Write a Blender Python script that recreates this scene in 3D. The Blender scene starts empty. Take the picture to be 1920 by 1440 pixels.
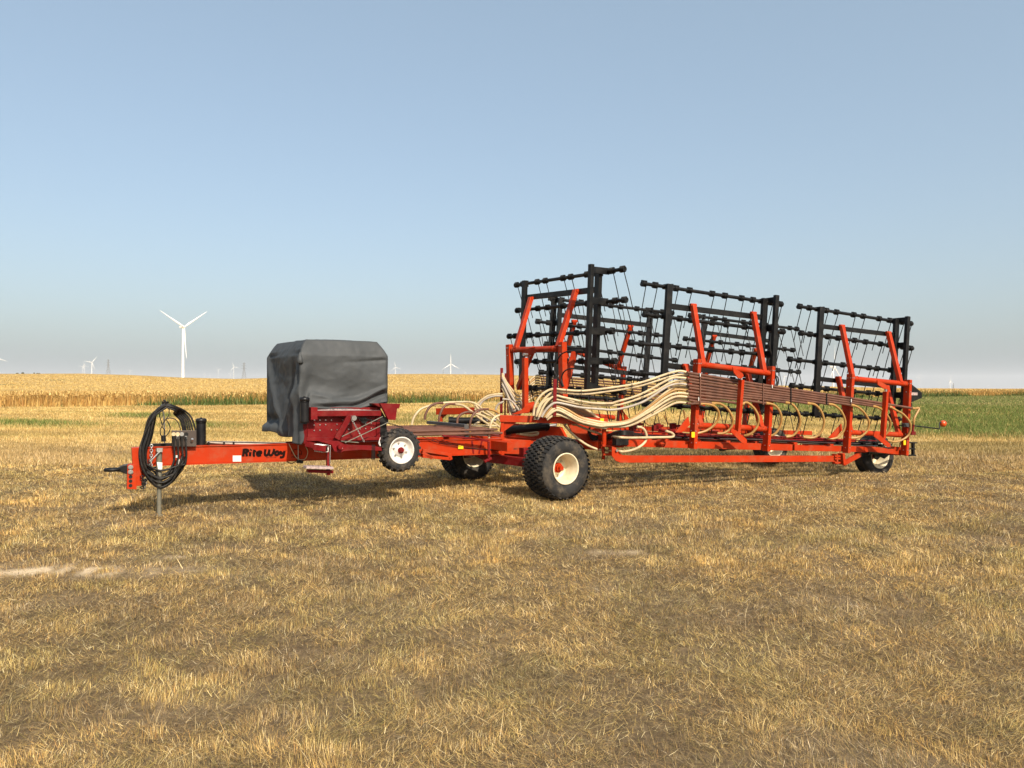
import bpy, math, random
import numpy as np
from mathutils import Vector, Matrix
R = math.radians
random.seed(7); rng = np.random.default_rng(11)
SC = bpy.context.scene
# ------------------------------------------------------------------ camera, sky, sun, exposure
CAMZ = 1.70; F = 1440.0; CX = 960.0; HZ = 722.0
cd = bpy.data.cameras.new('camera'); cam = bpy.data.objects.new('camera', cd); SC.collection.objects.link(cam)
cam.location = (0, 0, CAMZ); cam.rotation_euler = (R(90), 0, 0)
cd.sensor_width = 36.0; cd.lens = 36.0 * F / 1920.0; cd.shift_y = (HZ - 720.0) / 1920.0
cd.clip_start = 0.05; cd.clip_end = 60000
SC.camera = cam
SUN = Vector((0.362, -0.698, 0.616)).normalized()          # towards the sun
w = bpy.data.worlds.new('World'); SC.world = w; w.use_nodes = True
nt = w.node_tree; nt.nodes.clear()
sky = nt.nodes.new('ShaderNodeTexSky'); sky.sky_type = 'NISHITA'; sky.sun_disc = False
sky.sun_elevation = math.asin(SUN.z); sky.sun_rotation = math.atan2(SUN.x, SUN.y)
sky.altitude = 0; sky.air_density = 1.0; sky.dust_density = 3.5; sky.ozone_density = 1.0
bg = nt.nodes.new('ShaderNodeBackground'); bg.inputs['Strength'].default_value = 0.15
wo = nt.nodes.new('ShaderNodeOutputWorld')
veil = nt.nodes.new('ShaderNodeMix'); veil.data_type = 'RGBA'; veil.inputs['Factor'].default_value = 0.42    # even smoky veil of the summer sky
veil.inputs[7].default_value = (2.35, 3.05, 3.35, 1)
nt.links.new(sky.outputs[0], veil.inputs[6]); nt.links.new(veil.outputs[2], bg.inputs['Color']); nt.links.new(bg.outputs[0], wo.inputs['Surface'])
sl = bpy.data.lights.new('sun', 'SUN'); sl.energy = 4.8; sl.angle = R(0.6); sl.color = (1.0, 0.90, 0.76)
so = bpy.data.objects.new('sun', sl); SC.collection.objects.link(so)
so.rotation_euler = SUN.to_track_quat('Z', 'Y').to_euler(); so.location = (20, -40, 40)
SC.view_settings.view_transform = 'Standard'; SC.view_settings.look = 'None'
SC.view_settings.exposure = 0.40; SC.view_settings.gamma = 1.0
SC.cycles.max_bounces = 6; SC.cycles.volume_bounces = 0; SC.cycles.transparent_max_bounces = 8

# ------------------------------------------------------------------ materials
def mat(name, col, rough=0.5, metal=0.0, vary=0.0, vscale=6.0, dirt=None, dirt_amt=0.0, dscale=3.0, bump=0.0, bscale=40.0,
        spec=0.5, coat=0.0, rvary=0.0):
    m = bpy.data.materials.new(name); m.use_nodes = True
    t = m.node_tree; n = t.nodes; L = t.links
    p = n['Principled BSDF']; p.inputs['Roughness'].default_value = rough; p.inputs['Metallic'].default_value = metal
    p.inputs['Specular IOR Level'].default_value = spec; p.inputs['Coat Weight'].default_value = coat
    p.inputs['Coat Roughness'].default_value = 0.15
    g = n.new('ShaderNodeNewGeometry')
    cur = None
    rgb = n.new('ShaderNodeRGB'); rgb.outputs[0].default_value = (*col, 1); cur = rgb.outputs[0]
    if vary:
        no = n.new('ShaderNodeTexNoise'); no.inputs['Scale'].default_value = vscale; no.inputs['Detail'].default_value = 5
        L.new(g.outputs['Position'], no.inputs['Vector'])
        mr = n.new('ShaderNodeMapRange'); mr.inputs[1].default_value = 0.3; mr.inputs[2].default_value = 0.7
        mr.inputs[3].default_value = 1 - vary; mr.inputs[4].default_value = 1 + vary; L.new(no.outputs['Fac'], mr.inputs[0])
        mx = n.new('ShaderNodeVectorMath'); mx.operation = 'SCALE'; L.new(cur, mx.inputs[0]); L.new(mr.outputs[0], mx.inputs['Scale'])
        cur = mx.outputs[0]
    if dirt:
        no = n.new('ShaderNodeTexNoise'); no.inputs['Scale'].default_value = dscale; no.inputs['Detail'].default_value = 8
        no.inputs['Roughness'].default_value = 0.7
        L.new(g.outputs['Position'], no.inputs['Vector'])
        mr = n.new('ShaderNodeMapRange'); mr.inputs[1].default_value = 0.48; mr.inputs[2].default_value = 0.72
        mr.inputs[3].default_value = 0; mr.inputs[4].default_value = dirt_amt; L.new(no.outputs['Fac'], mr.inputs[0])
        mx = n.new('ShaderNodeMix'); mx.data_type = 'RGBA'; L.new(mr.outputs[0], mx.inputs['Factor'])
        L.new(cur, mx.inputs[6]); mx.inputs[7].default_value = (*dirt, 1); cur = mx.outputs[2]
    L.new(cur, p.inputs['Base Color'])
    if bump or rvary:
        no = n.new('ShaderNodeTexNoise'); no.inputs['Scale'].default_value = bscale; no.inputs['Detail'].default_value = 6
        L.new(g.outputs['Position'], no.inputs['Vector'])
        if bump:
            b = n.new('ShaderNodeBump'); b.inputs['Strength'].default_value = bump; b.inputs['Distance'].default_value = 0.02
            L.new(no.outputs['Fac'], b.inputs['Height']); L.new(b.outputs[0], p.inputs['Normal'])
        if rvary:
            mr = n.new('ShaderNodeMapRange'); mr.inputs[1].default_value = 0.3; mr.inputs[2].default_value = 0.7
            mr.inputs[3].default_value = rough - rvary; mr.inputs[4].default_value = rough + rvary
            L.new(no.outputs['Fac'], mr.inputs[0]); L.new(mr.outputs[0], p.inputs['Roughness'])
    return m
ORANGE = mat('orange_red_paint', (0.37, 0.029, 0.005), 0.45, vary=0.10, vscale=3, dirt=(0.26, 0.10, 0.05), dirt_amt=0.5, dscale=5, rvary=0.10, bscale=18, spec=0.12)
DKRED = mat('dark_red_paint', (0.14, 0.006, 0.007), 0.42, vary=0.2, vscale=5, dirt=(0.20, 0.07, 0.05), dirt_amt=0.3, dscale=9, rvary=0.1, bscale=20, spec=0.15)
BLACK = mat('black_paint', (0.006, 0.006, 0.006), 0.45, vary=0.3, vscale=8, dirt=(0.045, 0.038, 0.03), dirt_amt=0.35, spec=0.25, dscale=8, rvary=0.1, bscale=25)
GREYBLK = mat('dark_grey_angle_iron', (0.045, 0.048, 0.05), 0.5, vary=0.3, dirt=(0.12, 0.09, 0.07), dirt_amt=0.5)
PLASTIC = mat('black_plastic', (0.007, 0.007, 0.008), 0.4, vary=0.2, dirt=(0.04, 0.035, 0.03), dirt_amt=0.3, spec=0.3)
HOSEBLK = mat('black_hydraulic_hose', (0.009, 0.0085, 0.008), 0.5, vary=0.3, dirt=(0.07, 0.055, 0.04), dirt_amt=0.5, spec=0.3, dscale=14)
RUBBER = mat('tyre_rubber', (0.020, 0.019, 0.018), 0.8, vary=0.25, vscale=5, dirt=(0.12, 0.095, 0.065), dirt_amt=0.85, dscale=6, bump=0.2, bscale=60, spec=0.3)
RIM = mat('cream_rim_paint', (0.66, 0.58, 0.40), 0.42, vary=0.06, dirt=(0.42, 0.30, 0.16), dirt_amt=0.6, dscale=8)
RIMW = mat('white_rim_paint', (0.62, 0.60, 0.54), 0.42, vary=0.06, dirt=(0.40, 0.20, 0.14), dirt_amt=0.6, dscale=12)
CREAM = mat('cream_hose_plastic', (0.50, 0.39, 0.225), 0.5, vary=0.12, vscale=4, dirt=(0.27, 0.17, 0.085), dirt_amt=0.85, dscale=5)
GREYH = mat('grey_white_hose_plastic', (0.36, 0.31, 0.25), 0.5, vary=0.15, vscale=4, dirt=(0.22, 0.16, 0.11), dirt_amt=0.85, dscale=6)
TAN = mat('amber_hose_plastic', (0.36, 0.195, 0.055), 0.42, vary=0.2, vscale=5, dirt=(0.30, 0.16, 0.06), dirt_amt=0.6, dscale=5)
RUST = mat('brown_steel_pipe', (0.105, 0.040, 0.021), 0.6, vary=0.3, vscale=7, dirt=(0.17, 0.09, 0.06), dirt_amt=0.4, dscale=9)
STEEL = mat('zinc_steel', (0.5, 0.49, 0.46), 0.35, metal=0.9, vary=0.2, dirt=(0.2, 0.15, 0.1), dirt_amt=0.6)
OLIVE = mat('olive_grey_jack_paint', (0.12, 0.115, 0.085), 0.5, vary=0.2, dirt=(0.25, 0.2, 0.13), dirt_amt=0.5)
YELLOW = mat('yellow_reflector', (0.85, 0.50, 0.01), 0.3)
WHITE = mat('white_sticker', (0.60, 0.59, 0.55), 0.5, vary=0.06)
DECAL = mat('black_lettering', (0.012, 0.005, 0.004), 0.6, spec=0.05)
DECAL2 = mat('worn_brown_lettering', (0.11, 0.012, 0.006), 0.6, spec=0.05)
DUST = mat('white_fertiliser_dust', (0.36, 0.27, 0.25), 0.9, vary=0.3, vscale=30)
BROWNP = mat('brown_manifold_plate', (0.055, 0.038, 0.028), 0.5, vary=0.2)
LAMPC = mat('amber_lamp_lens', (0.55, 0.07, 0.01), 0.2)
TURB = mat('white_turbine_paint', (0.78, 0.78, 0.76), 0.45, vary=0.03, vscale=0.1)
PYL = mat('galvanised_pylon_steel', (0.17, 0.17, 0.17), 0.6)
TARP = mat('dark_grey_vinyl_tarpaulin', (0.048, 0.052, 0.054), 0.66, vary=0.04, vscale=5, dirt=(0.075, 0.075, 0.072), dirt_amt=0.2, dscale=5, bump=0.15, bscale=12, rvary=0.06, spec=0.35)
# fine wrinkles of the vinyl come from the mesh; bump above is only crumple

# ------------------------------------------------------------------ mesh helper
def perp(d):
    d = d.normalized()
    a = Vector((0, 0, 1)) if abs(d.z) < 0.9 else Vector((1, 0, 0))
    s = d.cross(a).normalized(); return s, s.cross(d).normalized()
class MB:
    def __init__(s): s.v = []; s.f = []; s.sm = []
    def add(s, vs, fs, smooth=False):
        b = len(s.v); s.v += [tuple(x) for x in vs]; s.f += [tuple(b + i for i in f) for f in fs]; s.sm += [smooth] * len(fs)
    def bar(s, p, q, a, b, up=None, side=None):
        """rectangular bar from p to q; a = size across, b = size along 'up'"""
        p = Vector(p); q = Vector(q); d = (q - p).normalized()
        if side is not None:
            sd = Vector(side); sd = (sd - d * sd.dot(d)).normalized(); u = sd.cross(d).normalized()
        else:
            u = Vector(up) if up is not None else Vector((0, 0, 1))
            if abs(u.normalized().dot(d)) > 0.99: u = Vector((1, 0, 0))
            sd = d.cross(u).normalized(); u = sd.cross(d).normalized()
        vs = []
        for c in (p, q):
            for i, j in ((-1, -1), (1, -1), (1, 1), (-1, 1)): vs.append(c + sd * (i * a / 2) + u * (j * b / 2))
        s.add(vs, [(0, 1, 2, 3), (7, 6, 5, 4), (0, 4, 5, 1), (1, 5, 6, 2), (2, 6, 7, 3), (3, 7, 4, 0)])
    def cyl(s, p, q, r, n=14, r2=None, caps=True):
        p = Vector(p); q = Vector(q); r2 = r if r2 is None else r2
        a, b = perp(q - p); vs = []
        for c, rr in ((p, r), (q, r2)):
            for i in range(n):
                t = 2 * math.pi * i / n; vs.append(c + a * (rr * math.cos(t)) + b * (rr * math.sin(t)))
        s.add(vs, [(i, n + i, n + (i + 1) % n, (i + 1) % n) for i in range(n)], True)
        if caps: s.add(vs, [tuple(range(n)), tuple(range(2 * n - 1, n - 1, -1))])
    def tube(s, pts, r, n=8, smooth_n=0, closed=False, caps=True):
        P = [Vector(p) for p in pts]
        if smooth_n and len(P) > 2: P = spline(P, smooth_n)
        m = len(P); a = None; vs = []
        for i in range(m):
            t = (P[min(i + 1, m - 1)] - P[max(i - 1, 0)]) if not closed else (P[(i + 1) % m] - P[i - 1])
            if t.length < 1e-9: t = Vector((0, 0, 1))
            t.normalize()
            if a is None: a, b = perp(t)
            else:
                a = (a - t * a.dot(t)); a = a.normalized() if a.length > 1e-6 else perp(t)[0]; b = t.cross(a)
            b = t.cross(a)
            for k in range(n):
                th = 2 * math.pi * k / n; vs.append(P[i] + a * (r * math.cos(th)) + b * (r * math.sin(th)))
        fs = []
        for i in range(m if closed else m - 1):
            j = (i + 1) % m
            for k in range(n): fs.append((i * n + k, i * n + (k + 1) % n, j * n + (k + 1) % n, j * n + k))
        s.add(vs, fs, True)
        if caps and not closed: s.add(vs, [tuple(range(n - 1, -1, -1)), tuple(range((m - 1) * n, m * n))])
    def prism(s, poly, th):
        """polygon of 3D points extruded by vector th (centred)"""
        th = Vector(th); P = [Vector(p) - th / 2 for p in poly]; Q = [p + th for p in P]; n = len(P)
        s.add(P + Q, [tuple(range(n - 1, -1, -1)), tuple(range(n, 2 * n))] + [(i, (i + 1) % n, n + (i + 1) % n, n + i) for i in range(n)])
    def lathe(s, c, ax, prof, n=48, closed=False):
        """prof: (radius, along axis)"""
        c = Vector(c); ax = Vector(ax).normalized(); a, b = perp(ax); vs = []
        for (r, z) in prof:
            for i in range(n):
                t = 2 * math.pi * i / n; vs.append(c + ax * z + a * (r * math.cos(t)) + b * (r * math.sin(t)))
        m = len(prof); fs = []
        for i in range(m if closed else m - 1):
            j = (i + 1) % m
            for k in range(n): fs.append((i * n + k, i * n + (k + 1) % n, j * n + (k + 1) % n, j * n + k))
        s.add(vs, fs, True)
    def build(s, name, m, parent=None, bevel=0.0, fix=True):
        me = bpy.data.meshes.new(name); me.from_pydata(s.v, [], s.f); me.update()
        me.polygons.foreach_set('use_smooth', s.sm)
        if fix:
            import bmesh
            bm = bmesh.new(); bm.from_mesh(me); bmesh.ops.recalc_face_normals(bm, faces=bm.faces); bm.to_mesh(me); bm.free()
        me.materials.append(m)
        o = bpy.data.objects.new(name, me); SC.collection.objects.link(o)
        if parent is not None:
            o.parent = parent; o.matrix_parent_inverse = WORLDM[parent.name].inverted()
        WORLDM[o.name] = Matrix.Identity(4)
        if bevel:
            md = o.modifiers.new('bevel', 'BEVEL'); md.width = bevel; md.segments = 2; md.limit_method = 'ANGLE'; md.angle_limit = R(50)
            md.harden_normals = False
        return o
WORLDM = {}
def spline(P, k):
    out = []; n = len(P)
    for i in range(n - 1):
        p0 = P[max(i - 1, 0)]; p1 = P[i]; p2 = P[i + 1]; p3 = P[min(i + 2, n - 1)]
        for j in range(k):
            t = j / k
            out.append(0.5 * ((2 * p1) + (p2 - p0) * t + (2 * p0 - 5 * p1 + 4 * p2 - p3) * t * t + (3 * p1 - p0 - 3 * p2 + p3) * t ** 3))
    out.append(P[-1]); return out
def thing(name, label, cat, loc=(0, 0, 0), group=None):
    o = bpy.data.objects.new(name, None); SC.collection.objects.link(o); o.location = loc; o.empty_display_size = 0.3
    o['label'] = label; o['category'] = cat
    if group: o['group'] = group
    WORLDM[o.name] = Matrix.Translation(loc); return o
def tag(o, label, cat, group=None, kind=None):
    o['label'] = label; o['category'] = cat
    if group: o['group'] = group
    if kind: o['kind'] = kind
    return o

# ------------------------------------------------------------------ machine reference planes (vertical planes through the machine)
class Plane:
    def __init__(s, p, d):
        s.p = Vector((p[0], p[1])); s.d = Vector(d).normalized(); n = Vector((s.d.y, -s.d.x))
        s.n = n if n.dot(-s.p) > 0 else -n
    def at(s, q, off=0.0):
        """point of this plane (moved off towards the camera side) seen at photo position q"""
        px, py = q; k = (px - CX) / F; p = s.p + s.n * off
        t = (k * p.y - p.x) / (s.d.x - k * s.d.y)
        g = p + s.d * t
        return Vector((g.x, g.y, CAMZ + (HZ - py) * g.y / F))
    def n3(s): return Vector((s.n.x, s.n.y, 0))
    def d3(s): return Vector((s.d.x, s.d.y, 0))
O = Vector((-0.05, 13.1)); UC = Vector((0.839, 0.545)); VC = Vector((0.545, -0.839))
def CV(v): return Plane(O + VC * v, UC)          # lengthwise plane of the centre frame
def CU(u): return Plane(O + UC * u, VC)          # crosswise plane
def UVZ(u, v, z): g = O + UC * u + VC * v; return Vector((g.x, g.y, z))
UC3 = Vector((UC.x, UC.y, 0)); VC3 = Vector((VC.x, VC.y, 0)); Z3 = Vector((0, 0, 1))
def YP(y): return Plane((0, y), (1, 0))
WN = Plane((2.14, 12.84), (6.09, 3.00))          # near wing, folded back
WF = Plane((0.48, 15.30), (6.11, 2.60))          # far wing
def frame(x0, y0, s): return lambda x, y: (x0 + x / s, y0 + y / s)
zA = frame(190, 720, 5.0526); zB = frame(480, 620, 5.1441); zC = frame(780, 680, 5.0526); zD = frame(930, 480, 5.54)
zE = frame(1120, 500, 5.0526); zF = frame(1440, 550, 4.114); zG = frame(1120, 680, 5.333); zH = frame(230, 740, 13.714)
zI = frame(940, 640, 12); zJ = frame(960, 760, 8.727); zK = frame(1160, 780, 12); zL = frame(1540, 690, 9.6)
zM = frame(1120, 640, 12); zN = frame(1560, 800, 10.667)

HARROW = thing('towed_harrow', 'long orange red towed harrow with folded black tine sections and cream hoses', 'farm implement', (O.x, O.y, 0))
# ------------------------------------------------------------------ folded tine sections
def tine_mesh(mb, c, ax, down, lean, L=0.62):
    """spring coil round the tube at c plus its long wire"""
    a = (down - ax * down.dot(ax)).normalized(); b = ax.cross(a)
    pts = []
    for i in range(31):
        th = i / 30 * 3.25 * 2 * math.pi; rr = 0.048
        pts.append(c + ax * (-0.045 + 0.09 * i / 30) + b * (rr * math.cos(th)) + a * (rr * math.sin(th)))
    mb.tube(pts, 0.0085, 5)
    mb.cyl(c - ax * 0.05, c + ax * 0.05, 0.040, 10)
    mb.bar(c - ax * 0.055 - a * 0.045, c + ax * 0.055 - a * 0.045, 0.03, 0.02)
    s = c + ax * 0.04 + a * 0.045
    e = s + down * L + lean * 0.19
    mb.tube([s, s + (e - s) * 0.5 + lean * 0.006, e], 0.0080, 6)
TINE_LEFT = [100]; FARTINES = MB()
def section(plane, off, rows, posts, beams, lean, individual, label=None, tp=(0.0, 0.085, 0.235, 0.32, 0.475, 0.56, 0.70, 0.785, 0.915, 1.0), w=0.10, dep=0.07, last_long=True, taildir=None):
    """rows: (left,right) photo positions of the tube ends; posts: (top,bottom,width,off); beams: (left,right,height)"""
    fr = MB(); n = plane.n3(); d = plane.d3()
    for (t, b, pw, po) in posts: fr.bar(plane.at(t, off + po), plane.at(b, off + po), dep, pw, up=d)
    for (l, r, bh, bo) in beams:
        p, q = plane.at(l, off + bo), plane.at(r, off + bo); fr.bar(p, q, 0.055, bh, up=Z3)
    sec = fr.build('tine_section', BLACK, HARROW, bevel=0.005)
    if label: sec['label'] = label
    ends = [(plane.at(l, off - 0.06), plane.at(r, off - 0.06)) for l, r in rows]
    downs = []
    for i, (p, q) in enumerate(ends):
        nx = ends[i + 1] if i + 1 < len(ends) else None
        down = Vector((0, 0, -1))
        ax = (q - p).normalized()
        tb = MB(); tb.cyl(p, q, 0.031, 14); tb.cyl(p - ax * 0.004, p, 0.045, 14); tb.cyl(q, q + ax * 0.006, 0.045, 14)
        tb.lathe(q + ax * 0.006, ax, [(0.045, 0), (0.045, 0.012), (0.03, 0.012), (0.03, -0.02)], 14)
        # clamps that bolt the tube to the posts
        for (t, b, pw, po) in posts[:2]:
            pt = plane.at(((t[0] + b[0]) / 2, t[1]), off - 0.06); k = (pt - p).dot(ax); c = p + ax * k
            if 0 < k < (q - p).length:
                tb.bar(c - ax * 0.05, c + ax * 0.05, 0.08, 0.08); tb.bar(c + ax * 0.085, c + ax * 0.12, 0.10, 0.12)
        tb.build('tine_tube', BLACK, sec, bevel=0)
        ind = individual
        for k in tp:
            jit = (random.random() - .5) * 0.02
            c = p + (q - p) * min(max(k + jit * (0 < k < 1), 0.012), 0.988)
            ln = lean * (1 + (random.random() - .5) * 0.25) + ax * (random.random() - .5) * 0.1
            LL = 0.60 * (1 + (random.random() - .5) * 0.06)
            if ind and TINE_LEFT[0] > 0:
                m = MB(); tine_mesh(m, c, ax, down, ln, LL); m.build('tine', BLACK, sec); TINE_LEFT[0] -= 1
            else: tine_mesh(FARTINES, c, ax, down, ln, LL)
    return sec, ends
def brackets(sec, plane, off, ends, post2, d_in):
    """plates that carry the tubes on the tall outer post"""
    for (p, q) in ends: pass

def plate(poly, th, name='bracket', m=ORANGE, parent=None, bevel=0.003):
    b = MB(); b.prism(poly, th); return b.build(name, m, parent or HARROW, bevel=bevel)
def strip(name, p, q, a, b, m=ORANGE, up=None, side=None, parent=None, bevel=0.004):
    x = MB(); x.bar(p, q, a, b, up=up, side=side); return x.build(name, m, parent or HARROW, bevel=bevel)
def pipe(name, p, q, r, m=ORANGE, n=18, parent=None):
    x = MB(); x.cyl(p, q, r, n); return x.build(name, m, parent or HARROW)
def hose(name, pts, r, m, parent=None, k=8, n=8):
    x = MB(); x.tube(pts, r, n, smooth_n=k); return x.build(name, m, parent or HARROW)

# near wing, first section
nw = -WN.n3(); fwd = WF.n3()
secB, eB = section(WN, 0.0,
    [(zE(425, 158), zE(1745, 357)), (zE(440, 450), zE(1765, 618)), (zE(305, 720), zE(1640, 838)), (zE(320, 1002), zE(1655, 1100)), ((1207, 757), (1475, 775))],
    [(zE(682, 165), zE(622, 1200), 0.115, 0.05), (zE(1587, 300), zE(1530, 1200), 0.115, 0.05), (zE(1697, 270), zE(1650, 1180), 0.085, 0.27)],
    [(zE(690, 375), zE(1590, 485), 0.095, 0.03), (zE(650, 935), zE(1550, 1040), 0.095, 0.03)], nw, True)
# near wing, rear section
secC, eC = section(WN, 0.0,
    [(zF(235, 100), zF(1105, 235)), (zF(248, 306), zF(1110, 425)), (zF(160, 508), zF(1015, 600)), (zF(175, 712), zF(1020, 790)), (zF(222, 927), zF(1070, 975))],
    [(zF(410, 105), zF(364, 945), 0.115, 0.05), (zF(990, 197), zF(958, 900), 0.115, 0.05), (zF(1078, 178), zF(1040, 870), 0.085, 0.27)],
    [(zF(420, 255), zF(985, 322), 0.085, 0.03), (zF(395, 660), zF(965, 722), 0.085, 0.03)], nw, False)
# centre section (stands across the machine)
CA = CU(1.15)
secA, eA = section(CA, 0.0,
    [(zD(205, 303), zD(1330, 135)), (zD(215, 567), zD(1348, 455)), (zD(130, 835), zD(1215, 782)), (zD(210, 1097), zD(1240, 1092)), (zD(340, 1370), zD(1330, 1412))],
    [(zD(300, 255), zD(262, 1390), 0.11, 0.05), (zD(1066, 165), zD(1022, 1380), 0.125, 0.05), (zD(990, 85), zD(945, 1380), 0.085, 0.30)],
    [(zD(290, 435), zD(1030, 352), 0.10, 0.03), (zD(285, 975), zD(1020, 985), 0.095, 0.03)], UC3, True)
# far wing
secD, eD = section(WF, 0.0,
    [((1033, 560), zE(715, 440)), (zD(420, 680), zE(670, 660)), ((1022, 645), zE(745, 888)), (zD(455, 1207), (1250, 716)), ((1030, 738), (1245, 757))],
    [((1039, 562), (1027, 745), 0.11, -0.06), (zE(500, 475), zE(440, 1260), 0.11, -0.06), ((1051, 560), (1040, 745), 0.08, 0.20)],
    [((1045, 590), (1219, 610), 0.09, -0.03), ((1035, 684), (1210, 703), 0.09, -0.03)], fwd, False)
secE, eE = section(WF, 0.0,
    [(zE(870, 460), zE(1900, 592)), (zE(822, 682), zE(1860, 792)), ((1297, 680), (1499, 698)), ((1290, 723), (1488, 738)), ((1300, 765), (1495, 777))],
    [(zE(1015, 535), (1302, 762), 0.11, -0.06), ((1457, 620), (1440, 770), 0.11, -0.06), ((1447, 612), (1432, 770), 0.08, 0.20)],
    [(zE(1015, 625), (1455, 641), 0.085, -0.03), ((1310, 710), (1448, 724), 0.085, -0.03)], fwd, False)
for sec, plane, ends, po, top, n_ in ((secB, WN, eB, 0.27, (zE(1697, 285), zE(1655, 1100)), 1), (secC, WN, eC, 0.27, (zF(1078, 190), zF(1045, 850)), 1), (secA, CA, eA, 0.30, (zD(990, 105), zD(948, 1330)), 1), (secD, WF, eD, 0.20, ((1051, 565), (1040, 740)), 1), (secE, WF, eE, 0.20, ((1447, 616), (1432, 766)), 1)):
    T = plane.at(top[0], po); Bt = plane.at(top[1], po)
    for (p, q) in ends:
        ax = (q - p).normalized()
        if abs(Bt.z - T.z) < 1e-6: continue
        # point of the outer post at the tube's height
        k0 = (T - p).dot(ax); zt = (p + ax * k0).z
        f = min(max((T.z - zt) / (T.z - Bt.z), 0.0), 1.0); c = T + (Bt - T) * f
        e = p + ax * min(max((c - p).dot(ax), 0.1), (q - p).length - 0.05)
        b = MB(); b.bar(c, e + (e - c) * 0.06, 0.022, 0.11, up=Z3); b.build('tube_bracket', BLACK, sec, bevel=0.003)
ft = FARTINES.build('tine', BLACK, HARROW); ft['kind'] = 'stuff'

# ------------------------------------------------------------------ orange carrying frames
def carrier(plane, off, aoff, posts, upper, lower, arms, post_w=0.07, post_d=0.13, tube_r=0.05, arm_w=0.085, arm_d=0.075, sgn=1):
    n = plane.n3(); d = plane.d3()
    for (t, b) in posts:
        T_, B_ = plane.at(t, off), plane.at(b, off); po_ = strip('frame_post', T_, B_, post_w, post_d, up=n)
        for fz, dd_ in ((.05, .02), (.05, -.02), (.16, .0), (.72, .018), (.80, -.018), (.93, 0)):
            c = T_.lerp(B_, fz) + n * (post_d / 2) + d * dd_; x = MB(); x.cyl(c - n * .002, c + n * .008, .0105, 6); x.build('bolt', STEEL if sgn > 0 else ORANGE, po_)
            c = T_.lerp(B_, fz) - d * (post_w / 2) + n * dd_ * 1.6; x = MB(); x.cyl(c + d * .002, c - d * .008, .0105, 6); x.build('bolt', STEEL if sgn > 0 else ORANGE, po_)
    for (l, r) in (upper, lower):
        if l:
            P_, Q_ = plane.at(l, off - 0.02 * sgn), plane.at(r, off - 0.02 * sgn); x = MB(); x.cyl(P_, Q_, tube_r, 20); ax = (Q_ - P_).normalized(); ln = (Q_ - P_).length
            for k in (.035, .11, ln - .13, ln - .05): x.lathe(P_ + ax * k, ax, [(tube_r, 0), (tube_r * 1.13, .002), (tube_r * 1.13, .018), (tube_r, .02)], 20)
            x.build('frame_tube', ORANGE, HARROW)
    for (t, b) in arms:
        p, q = plane.at(b, off), plane.at(t, aoff)
        x = MB(); x.bar(p, q, arm_w, arm_d, up=n); x.cyl(q - d * 0.06, q + d * 0.06, 0.03, 10)
        a = x.build('lift_arm', ORANGE, HARROW, bevel=0.004)
carrier(WN, 0.50, 0.10, [(zE(948, 875), zK(1672, 738)), (zE(1648, 945), zG(1688, 885))],
        (zE(970, 925), zE(1640, 1012)), (zG(985, 625), zG(1680, 662)),
        [(zE(908, 365), zE(1000, 930)), (zE(1478, 440), zE(1580, 1005)), (zE(835, 935), zG(1030, 620)), ((1402, 700), zG(1640, 650))])
carrier(WN, 0.50, 0.10, [(zL(530, 108), zN(288, 528)), (zL(1562, 212), zN(1450, 572))],
        (zL(560, 190), zL(1545, 290)), (zL(490, 1160), zL(1430, 1200)),
        [(zF(570, 252), zF(652, 655)), (zF(928, 303), zF(1022, 690)), (zL(305, 175), zL(525, 1150)), ((1662, 725), zL(1400, 1200))])
# centre frame carrier: posts, tube, arms
CO = CU(0.62)
carrier(CO, 0.0, -0.45, [(zD(140, 920), (958, 775)), (zD(690, 895), (1057, 775))],
        (zD(170, 975), zD(650, 962)), ((958, 768), (1058, 770)),
        [(zD(362, 440), zD(205, 965)), (zD(828, 360), zD(645, 945))], post_w=0.115, post_d=0.10, tube_r=0.05, arm_w=0.095)
strip('brace', CO.at(zI(150, 330), 0), CO.at(zI(240, 950), -0.35), 0.05, 0.09, m=ORANGE)
strip('lift_arm', CO.at(zI(1650, 240), -0.5), CO.at(zI(1440, 1010), -0.2), 0.09, 0.08)
# lever and centre rod of the centre frame
ro = CU(0.42)
plate([ro.at(zI(*q)) for q in ((740, 130), (640, 150), (500, 240), (480, 290), (500, 330), (570, 350), (620, 320), (740, 270), (760, 255))], VC3 * 0.06, 'lever')
x = MB(); x.bar(ro.at(zI(535, 370), 0.03), ro.at(zC(1035, 480), 0.03), 0.085, 0.085, up=UC3); x.build('lift_rod', ORANGE, HARROW, bevel=0.006)
x = MB(); x.cyl(ro.at(zI(585, 300)) + UC3 * -0.08, ro.at(zI(585, 300)) + UC3 * 0.08, 0.028, 12); x.build('pin', STEEL, HARROW)
strip('brace', CU(0.5).at(zI(700, 230)), CU(0.75).at(zI(370, 1040)), 0.05, 0.10)
strip('brace', CU(0.6).at(zD(395, 960)), CU(0.9).at(zD(225, 1370)), 0.05, 0.10)
# far wing carrier
carrier(WF, -0.45, -0.02, [((1062, 640), (1056, 795)), ((1170, 687), (1160, 800))], ((1062, 652), (1170, 695)), ((1050, 774), (1152, 783)),
        [((1077, 602), (1064, 655)), ((1182, 612), (1158, 692))], sgn=-1)
carrier(WF, -0.45, -0.02, [((1323, 690), (1312, 815)), ((1406, 697), (1394, 822))], ((1323, 696), (1406, 704)), (zK(1700, 300), (1405, 800)),
        [((1339, 630), (1322, 690)), ((1418, 655), (1406, 692))], sgn=-1)
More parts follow.
